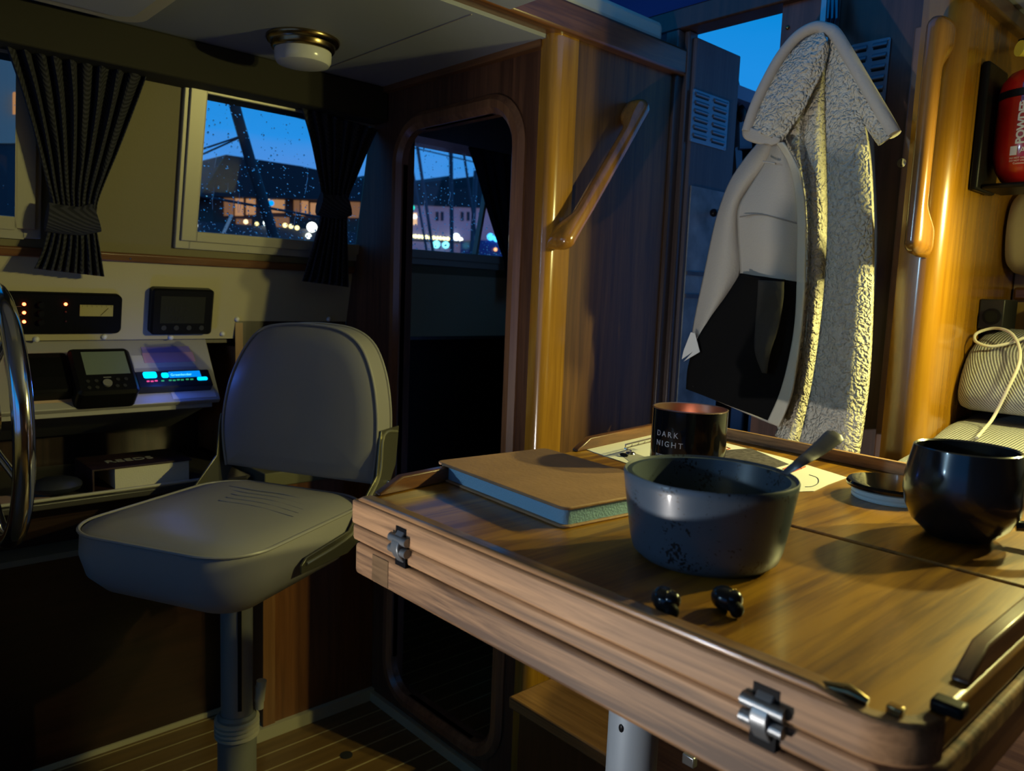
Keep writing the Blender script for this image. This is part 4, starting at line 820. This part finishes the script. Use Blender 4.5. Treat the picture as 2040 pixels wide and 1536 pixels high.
# ------------------------------------------------------------------ grab rails
def rail(name, label, p, q, nrm, stand, grip, lat, m):
    p = Vector(p); q = Vector(q); d = (q - p).normalized(); nn = Vector(nrm); side = d.cross(nn).normalized(); rings = []; N = 60
    for i in range(N + 1):
        s_ = i / N; e = min(s_, 1 - s_); rnd = math.sqrt(max(0, 1 - (1 - min(e / .055, 1)) ** 2))
        f = min(1, max(0, (e - .10) / .13)); f = f * f * (3 - 2 * f)                      # 0 on the feet, 1 along the grip
        inner = (stand - grip) * f - .003 * (1 - f); outer = stand - (stand * .45) * (1 - rnd); hw = max(.002, (lat * (1.25 - .25 * f)) * max(rnd, .15))
        c_ = p + d * ((q - p).length * s_) + nn * ((inner + outer) / 2); hh = (outer - inner) / 2
        rings.append([c_ + nn * hh * math.copysign(abs(math.cos(a)) ** .8, math.cos(a)) + side * hw * math.copysign(abs(math.sin(a)) ** .8, math.sin(a)) for a in [2 * PI * k / 20 for k in range(20)]])
    bm = bmesh.new(); loft(bm, rings); return tag(obj(name, bm, m), label, 'grab rail', 'wooden grab rails')
RAILW = wood('rail_teak', (.17, .07, .012), (.32, .145, .02), 'Z', fine=60, coat=.8, rough=.22)
rail('grab_rail', 'slanting wooden grab rail on the passage wall left of the door leaf', (-1.03, 1.030, .085), (-1.03, 1.248, .385), (1, 0, 0), .052, .026, .0145, RAILW)
q0, q1 = onY(1893, 44, 1.312), onY(1843, 514, 1.312)
rail('grab_rail', 'upright wooden grab rail on the pillar between jacket and extinguisher', q0, q1, (0, -1, 0), .066, .030, .0125, RAILW)

# ------------------------------------------------------------------ fire extinguisher
EX = V(-.388, 1.475, 0)
ex = thing('fire_extinguisher', 'red powder fire extinguisher in a black wall bracket', 'fire extinguisher', V(EX.x, EX.y, .20))
RED = mat('extinguisher_red', (.40, .010, .006), .28, coat=.6); er = .050
bm = bmesh.new(); lathe(bm, EX, [(.004, .199), (.022, .203), (.035, .213), (.044, .229), (.049, .25), (er, .27), (er, .35), (.047, .366), (.036, .381), (.020, .388), (.016, .396), (.016, .402)], 56); obj('cylinder', bm, RED, ex)
bm = bmesh.new(); lathe(bm, EX, [(.014, .40), (.014, .408), (.019, .410), (.019, .424), (.012, .428)], 24); vv = obj('valve', bm, mat('valve_brass', (.5, .4, .2), .3, .8), ex)
bm = bmesh.new(); prism(bm, [EX + V(-.03, -.012, .425), EX + V(.05, -.012, .436), EX + V(.06, -.012, .446), EX + V(-.03, -.012, .436)], (0, .024, 0)); obj('lever', bm, BLACK, vv, bevel=.002)
bm = bmesh.new(); tube(bm, [EX + V(0, 0, .416), EX + V(-.022, -.028, .417)], .012, 16); obj('gauge', bm, mat('gauge_yellow', (.6, .5, .05), .4), vv)
bm = bmesh.new(); bx(bm, -.449, -.436, 1.405, 1.50, .195, .395); prism(bm, [V(-.436, 1.42, .197), V(-.436, 1.52, .197), V(-.34, 1.52, .197), V(-.34, 1.42, .197)], (0, 0, .008)); obj('bracket', bm, BLACK, ex, bevel=.004)
bm = bmesh.new(); lathe(bm, EX, [(er + .0008, .338), (er + .0025, .339), (er + .0025, .349), (er + .0008, .350)], 56, cap=False); obj('strap', bm, BLACK, ex)
va = math.atan2(-EX.y, -EX.x)
def cyl(a0, z0, r_=er + .0006): return lambda x, y, w=0: V(EX.x + (r_ + w) * math.cos(a0 + x / r_), EX.y + (r_ + w) * math.sin(a0 + x / r_), z0 + y)
def cpatch(nm, x0, x1, y0, y1, m, w=0, par=ex):
    f = cyl(va, 0); bm = bmesh.new(); k = 8; loft(bm, [[f(x0 + (x1 - x0) * i / k, y0, w), f(x0 + (x1 - x0) * i / k, y1, w), f(x0 + (x1 - x0) * i / k, y1, w + .0003), f(x0 + (x1 - x0) * i / k, y0, w + .0003)] for i in range(k + 1)]); return obj(nm, bm, m, par, smooth=False)
cpatch('label_band', -.018, .04, .328, .358, mat('label_purple', (.12, .06, .24), .5, var=.5, vscale=300))
WI = mat('label_white', (.72, .70, .64), .5)
text('label_text', 'POWDER', .0165, None, WI, ex, .0002, lambda co: cyl(va, 0)(-.008 - co.y, .264 + co.x, co.z), .95, bold=.0006)
for (a, b, c_, d) in ((-.004, .010, .306, .322), (-.004, .012, .288, .303), (-.006, .012, .265, .286), (-.026, -.016, .247, .261), (.0, .014, .247, .261)): cpatch('pictogram', a, b, c_, d, WI)
text('label_text', 'A', .013, None, WI, ex, .0002, lambda co: cyl(va, 0)(-.0125 + co.x, .250 + co.y, co.z))
for k in range(2): text('label_text', 'DO NOT USE IF PRESSURE', .0036, None, WI, ex, .0001, (lambda kk: (lambda co: cyl(va, 0)(-.026 + co.x, .2415 - kk * .0042 + co.y, co.z)))(k))
text('label_text', 'Customer Service', .0040, None, WI, ex, .0001, lambda co: cyl(va, 0)(-.020 + co.x, .2330 + co.y, co.z))

# ------------------------------------------------------------------ settee corner
def bolster(name, prof, x0, x1, m, label, cat='cushion', group=None):
    P = catmull([V(0, *p) for p in prof], 6, True); bm = bmesh.new(); rings = []
    cy = sum(p.y for p in P) / len(P); cz_ = sum(p.z for p in P) / len(P)
    for x, k in ((x0, .86), (x0 + .006, .95), (x0 + .018, 1), (x1, 1)): rings.append([V(x, cy + (p.y - cy) * k, cz_ + (p.z - cz_) * k) for p in P])
    loft(bm, rings); return tag(obj(name, bm, m), label, cat, group)
bolster('backrest_cushion', [(1.60, -.030), (1.54, -.036), (1.475, -.065), (1.440, -.110), (1.432, -.148), (1.455, -.166), (1.54, -.168), (1.66, -.15), (1.68, -.06)], -.444, .6, SETTEE, 'grey woven back cushion under the white cable')
bolster('seat_cushion', [(1.66, -.184), (1.50, -.184), (1.42, -.188), (1.30, -.215), (1.15, -.235), (1.12, -.27), (1.15, -.31), (1.66, -.31)], -.444, .6, SETTEE, 'grey woven seat cushion behind the mug')
bm = B(-.448, .6, 1.14, 1.69, -.722, -.338); tag(obj('settee_base', bm, TEAK_X), 'wooden settee base hidden behind the table', 'settee')
bolster('bolster', [(1.66, .225), (1.615, .20), (1.60, .15), (1.615, .09), (1.66, .07), (1.70, .08), (1.705, .15), (1.70, .22)], -.444, .6, mat('cream_bolster', (.60, .52, .32), .7, bump=.2, bscale=60), 'cream padded roll at the far right below the extinguisher')
sk = thing('socket_box', 'black socket box standing above the grey back cushion', 'socket', (-.42, 1.60, -.03))
bm = B(-.449, -.410, 1.525, 1.60, -.030, .022); obj('box', bm, mat('socket_black', (.02, .02, .018), .45), sk, bevel=.002)
bm = bmesh.new(); tube(bm, [V(-.428, 1.5245, -.008), V(-.428, 1.520, -.008)], .014, 24); rg = obj('socket_ring', bm, BLACK, sk)
bm = bmesh.new(); tube(bm, [V(-.428, 1.5205, -.008), V(-.428, 1.5195, -.008)], .010, 20); obj('socket_hole', bm, mat('hole', (.002, .002, .002), .9), rg)
bm = B(-.385, -.2, 1.64, 1.70, -.035, .024); tag(obj('dark_case', bm, BLACKM, bevel=.004), 'dark case under the little shelf at the right edge', 'case')
cbl = catmull([V(-.395, 1.52, .0), onY(1938, 672, 1.505), onY(1962, 690, 1.49), onY(2000, 686, 1.49), onY(2040, 672, 1.50), onY(2090, 660, 1.52)], 8)
bm = bmesh.new(); tube(bm, catmull([onY(2110, 655, 1.52), onY(2050, 670, 1.49), onY(2010, 684, 1.475), onY(1972, 690, 1.468), onY(1944, 680, 1.47), onY(1946, 664, 1.49), onY(1980, 654, 1.50), onY(2012, 662, 1.485), onY(2030, 690, 1.462), onY(2030, 725, 1.435), onY(2010, 770, 1.42), onY(1980, 830, 1.415), onY(1960, 856, 1.38), onY(1946, 872, 1.33)], 8), .0026, 8)
tag(obj('cable', bm, mat('cable_cream', (.62, .58, .48), .5)), 'thin cream cable looping over the grey back cushion', 'cable')

# ------------------------------------------------------------------ ceiling fittings
lc = onZ(604, 78, .461)
dm = thing('dome_lamp', 'unlit brass dome lamp with white glass on the ceiling', 'ceiling lamp', lc)
bm = bmesh.new(); lathe(bm, lc, [(.068, 0), (.0685, -.003), (.066, -.008), (.060, -.011), (.059, -.018), (.056, -.022), (.052, -.0235)], 56); obj('base', bm, BRASS, dm)
bm = bmesh.new(); lathe(bm, lc, [(.0525, -.020), (.053, -.028), (.052, -.040), (.048, -.046), (.038, -.0485), (.005, -.0495)], 56); obj('shade', bm, mat('opal_glass', (.62, .62, .63), .2), dm)
hq = onZ(268, 34, .461); bm = bmesh.new(); fr = Frame((0, 0, .461), (1, 0, 0), (0, 1, 0)); fr.n = V(0, 0, -1)
ht = thing('ceiling_hatch', 'pale rounded ceiling hatch cut by the top edge', 'hatch', hq)
fr.rbox(bm, -1.535, -1.10, .0, .478, 0, .014, .05, inset=.006); obj('hatch_rim', bm, mat('hatch_rim', (.55, .51, .42), .5), ht)
bm = bmesh.new(); fr.rbox(bm, -1.50, -1.135, .03, .448, .012, .016, .035); obj('hatch_lens', bm, mat('hatch_lens', (.5, .52, .62), .3), ht)

# ------------------------------------------------------------------ harbour outside
XO = -10.0
OUT = lambda x, y, d=XO: onX(x, y, d)
struct('ground', B(-70, -2.3, -40, 90, -2.6, -2.5), mat('wet_quay', (.02, .022, .028), .25))
whs = thing('warehouse', 'dark roofed quayside building with orange lit windows behind the rainy window', 'building', OUT(560, 470))
ROOF = mat('slate_roof', (.022, .022, .028), .7); BRICK = mat('brown_wall', (.09, .06, .05), .8)
bm = bmesh.new(); prism(bm, [OUT(*p) for p in ((400, 390), (450, 308), (600, 331), (760, 366), (770, 402))], (-4, 0, 0)); obj('roof', bm, ROOF, whs)
bm = bmesh.new(); prism(bm, [OUT(*p, XO - .3) for p in ((424, 390), (770, 402), (770, 900), (424, 900))], (-3, 0, 0)); obj('wall', bm, BRICK, whs)
WL = mat('lit_window', (.1, .05, .02), emit=(1, .50, .22), estr=.42); WL2 = mat('lit_window_dim', (.1, .05, .02), emit=(.9, .42, .18), estr=.20)
for x0, y0, x1, y1, m in ((446, 394, 464, 430, WL2), (468, 392, 484, 430, WL), (490, 392, 508, 428, WL), (524, 394, 536, 424, WL2), (540, 394, 566, 424, WL), (585, 398, 596, 428, WL2), (600, 400, 613, 430, WL), (618, 404, 634, 428, WL), (694, 402, 716, 434, WL2), (470, 436, 500, 452, WL2), (540, 432, 575, 456, WL2)):
    bm = bmesh.new(); prism(bm, [OUT(x0, y0, XO - .28), OUT(x1, y0 + 1, XO - .28), OUT(x1, y1, XO - .28), OUT(x0, y1, XO - .28)], (.02, 0, 0)); obj('window', bm, m, whs)
qm = mat('quay_wall', (.03, .035, .045), .5)
bm = bmesh.new(); prism(bm, [OUT(*p, -8.5) for p in ((330, 436), (800, 470), (800, 900), (330, 900))], (-1, 0, 0)); tag(obj('quay_edge', bm, qm), 'dark quay edge under the lit building', 'quay')
def hlight(x, y, r, col, s, lab, d=None, grp='harbour lights'):
    d = d or (XO - .27 if y < 436 else -8.5)
    bm = bmesh.new(); ball(bm, OUT(x, y, d) + V(r * .9, 0, 0), r); return tag(obj('harbour_light', bm, mat('glow_%d_%d' % (x, y), (0, 0, 0), emit=col, estr=s)), lab, 'light', grp)
W1 = (1, .95, .85); Y1_ = (1, .85, .35); C1 = (.2, .85, 1)
hlight(473, 386, .035, (1, .75, .45), 3, 'warm light under the left eave of the lit building')
hlight(458, 391, .022, (1, .6, .3), 2, 'small orange light at the far left eave of the building')
hlight(534, 393, .034, (1, .8, .5), 3, 'warm light over the blue sign, left of its twin')
hlight(549, 393, .034, (1, .8, .5), 3, 'warm light over the blue sign, right of its twin')
hlight(538, 405, .040, (.0, .30, .85), 1.4, 'round blue sign glowing on the building front')
hlight(609, 391, .030, (0, .9, .55), 1.4, 'green traffic light left of the gathered curtain')
hlight(530, 444, .050, (.85, 1, .95), 4, 'bright white lamp low in the middle of the harbour window')
hlight(617, 453, .060, (.95, 1, .9), 4, 'brightest white lamp beside the gathered curtain')
hlight(612, 470, .034, (.9, 1, .9), 2.5, 'white reflection lamp just under the brightest lamp')
for x, y, l in ((566, 449, 'first yellow lamp of the short row right of the white lamp'), (578, 451, 'second yellow lamp of the short row'), (590, 454, 'last yellow lamp of the short row')): hlight(x, y, .026, Y1_, 2.5, l)
hlight(488, 442, .026, (1, .75, .4), 2, 'orange lamp left of the low white lamp'); hlight(510, 446, .022, Y1_, 1.8, 'small yellow lamp close to the low white lamp'); hlight(386, 449, .030, (.75, .9, 1), 3, 'pale lamp at the very left edge of the harbour window')
bm = bmesh.new(); tube(bm, [OUT(462, 188, -4), OUT(474, 235, -4), OUT(498, 318, -4), OUT(530, 420, -4), OUT(700, 980, -4)], .028, 10); tag(obj('mast', bm, mat('mast_dark', (.02, .022, .025), .6)), 'thick leaning mast outside the rainy window', 'mast')
RIG = mat('rigging', (.02, .025, .035), .6)
for a, b, l in (((380, 172), (625, 243), 'stay wire crossing the top of the harbour window'), ((380, 305), (478, 272), 'upper of the two thin lines left of the mast'), ((380, 318), (478, 274), 'lower of the two thin lines left of the mast'), ((380, 387), (680, 440), 'dark boat rail crossing the lit building')):
    bm = bmesh.new(); tube(bm, [OUT(*a, -4), OUT(*b, -4)], .0045 if 'rail' not in l else .007, 6); tag(obj('rigging_line', bm, RIG), l, 'rigging', 'rigging outside')
bm = bmesh.new(); tube(bm, [OUT(300, 780, -4), OUT(462, 428, -4)], .008, 6); tag(obj('boat_pole', bm, mat('pale_pole_lit', (.35, .4, .4), .5, emit=(.3, .4, .38), estr=.15)), 'pale slanting pole low in the harbour window', 'pole')  # weak emission brightens the pole, which carries no lamp
# town row seen through the doorway window
XT = -12.0
tw = thing('town_row', 'row of pale town houses with dark roofs beyond the doorway window', 'building', OUT(880, 470, XT))
bm = bmesh.new(); prism(bm, [OUT(*p, XT) for p in ((750, 352), (806, 345), (814, 336), (824, 352), (828, 366), (886, 374), (886, 358), (895, 350), (906, 358), (906, 376), (950, 372), (952, 350), (958, 372), (1100, 380), (1100, 420), (750, 405))], (-3, 0, 0)); obj('roof', bm, ROOF, tw)
bm = bmesh.new(); prism(bm, [OUT(*p, XT - .1) for p in ((750, 404), (1100, 418), (1100, 800), (750, 800))], (-2, 0, 0)); obj('wall', bm, mat('lilac_front_lit', (.16, .15, .24), .8, emit=(.20, .17, .30), estr=.35), tw)  # house fronts get a weak emission in place of light falling on them
for x0 in (868, 878, 918, 930): 
    bm = bmesh.new(); prism(bm, [OUT(x0, 422, XT - .08), OUT(x0 + 4, 422, XT - .08), OUT(x0 + 4, 440, XT - .08), OUT(x0, 440, XT - .08)], (.03, 0, 0)); obj('window', bm, mat('dark_pane', (.03, .03, .05), .2), tw)
bm = bmesh.new(); prism(bm, [OUT(806, 424, XT - .08), OUT(828, 424, XT - .08), OUT(828, 448, XT - .08), OUT(806, 448, XT - .08)], (.05, 0, 0)); obj('window', bm, mat('shop_glow', (.1, .05, .02), emit=(1, .62, .35), estr=.9), tw, label='bright orange shop window')
ls = thing('light_string', 'string of yellow quay lamps low in the doorway window', 'light string', OUT(860, 472, XT - .06))
for k in range(14):
    bm = bmesh.new(); ball(bm, OUT(806 + k * 7.2, 469 + k * .55, XT - .06), .036); obj('bulb', bm, mat('bulb_yellow', (0, 0, 0), emit=(1, .95, .45), estr=2.6), ls)
bm = bmesh.new(); tube(bm, [OUT(780, 476, XT - .06), OUT(940, 484, XT - .06)], .02, 6); obj('cable', bm, RIG, ls)
for x, y, r, c_, s, l in ((865, 487, .075, C1, 2.2, 'cyan lamp below the yellow string, left one'), (884, 488, .07, C1, 2.2, 'cyan lamp below the yellow string, right one'), (905, 472, .07, (.8, 1, 1), 4, 'white lamp at the end of the yellow string'), (916, 477, .04, (.9, 1, .9), 2.5, 'small white lamp next to the string end'), (818, 414, .05, (0, .9, .7), 1.4, 'green light near the left side of the doorway window'), (822, 432, .055, W1, 2.2, 'white lamp in front of the orange shop window'), (973, 472, .07, (.05, .45, 1), 3, 'blue lamp at the far right of the doorway window, first'), (985, 475, .07, (.05, .45, 1), 3, 'blue lamp at the far right of the doorway window, second'), (994, 478, .06, (.3, .7, 1), 3, 'blue lamp at the far right of the doorway window, third'), (985, 497, .035, (1, .45, .2), 2, 'small orange lamp under the blue lamps')):
    hlight(x, y, r, c_, s, l, XT - .1 if x < 950 else XT + .6)
bm = bmesh.new(); prism(bm, [OUT(*p, XT + .6) for p in ((950, 478), (1100, 482), (1100, 800), (950, 800))], (-.5, 0, 0)); tag(obj('blue_pontoon', bm, mat('blue_glow_water', (.02, .04, .2), .2)), 'bluish pontoon at the right of the doorway window', 'pontoon')
for a, b, r, l in (((824, 240), (858, 470), .018, 'second slanting mast from the left in the doorway window'), ((812, 280), (850, 500), .014, 'leftmost slanting mast in the doorway window'), ((898, 270), (900, 470), .024, 'upright mast in front of the chimney'), ((921, 285), (938, 400), .014, 'thin mast right of the chimney'), ((948, 340), (940, 500), .028, 'dark mast by the white mullion')):
    bm = bmesh.new(); p0, p1 = OUT(*a, -7 - r * 18), OUT(*b, -7 - r * 18); tube(bm, [p0, p1 + (p1 - p0) * ((-2.5 - p1.z) / (p1.z - p0.z))], r, 8); tag(obj('mast', bm, mat('mast_grey', (.05, .06, .08), .5)), l, 'mast', 'masts outside the doorway window')
bm = bmesh.new(); tube(bm, [OUT(780, 284, -7.3), OUT(1000, 336, -7.3)], .007, 6); tag(obj('rigging_line', bm, RIG), 'wire crossing the sky in the doorway window', 'rigging', 'rigging outside')
bm = bmesh.new(); prism(bm, [OUT(*p, -5) for p in ((-260, 60), (60, 60), (60, 285), (-260, 285))], (-1, 0, 0)); bx_ = thing('neighbour_boat', 'grey hull of the neighbouring boat filling the far left window', 'boat', OUT(10, 400, -5)); obj('cabin_side', bm, mat('boat_grey_lit', (.16, .20, .19), .5, emit=(.03, .05, .05), estr=.6), bx_)  # faint emission stands in for light on the cabin side
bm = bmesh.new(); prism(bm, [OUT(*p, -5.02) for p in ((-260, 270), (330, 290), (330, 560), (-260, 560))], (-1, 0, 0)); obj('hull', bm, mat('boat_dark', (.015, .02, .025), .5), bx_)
bm = bmesh.new(); prism(bm, [OUT(*p, -4.98) for p in ((25, 185), (34, 185), (34, 228), (25, 228))], (.03, 0, 0)); obj('cabin_light', bm, mat('orange_lamp', (.1, .05, 0), emit=(1, .45, .15), estr=.4), bx_)

for o in ROOTS: o.location.z += H
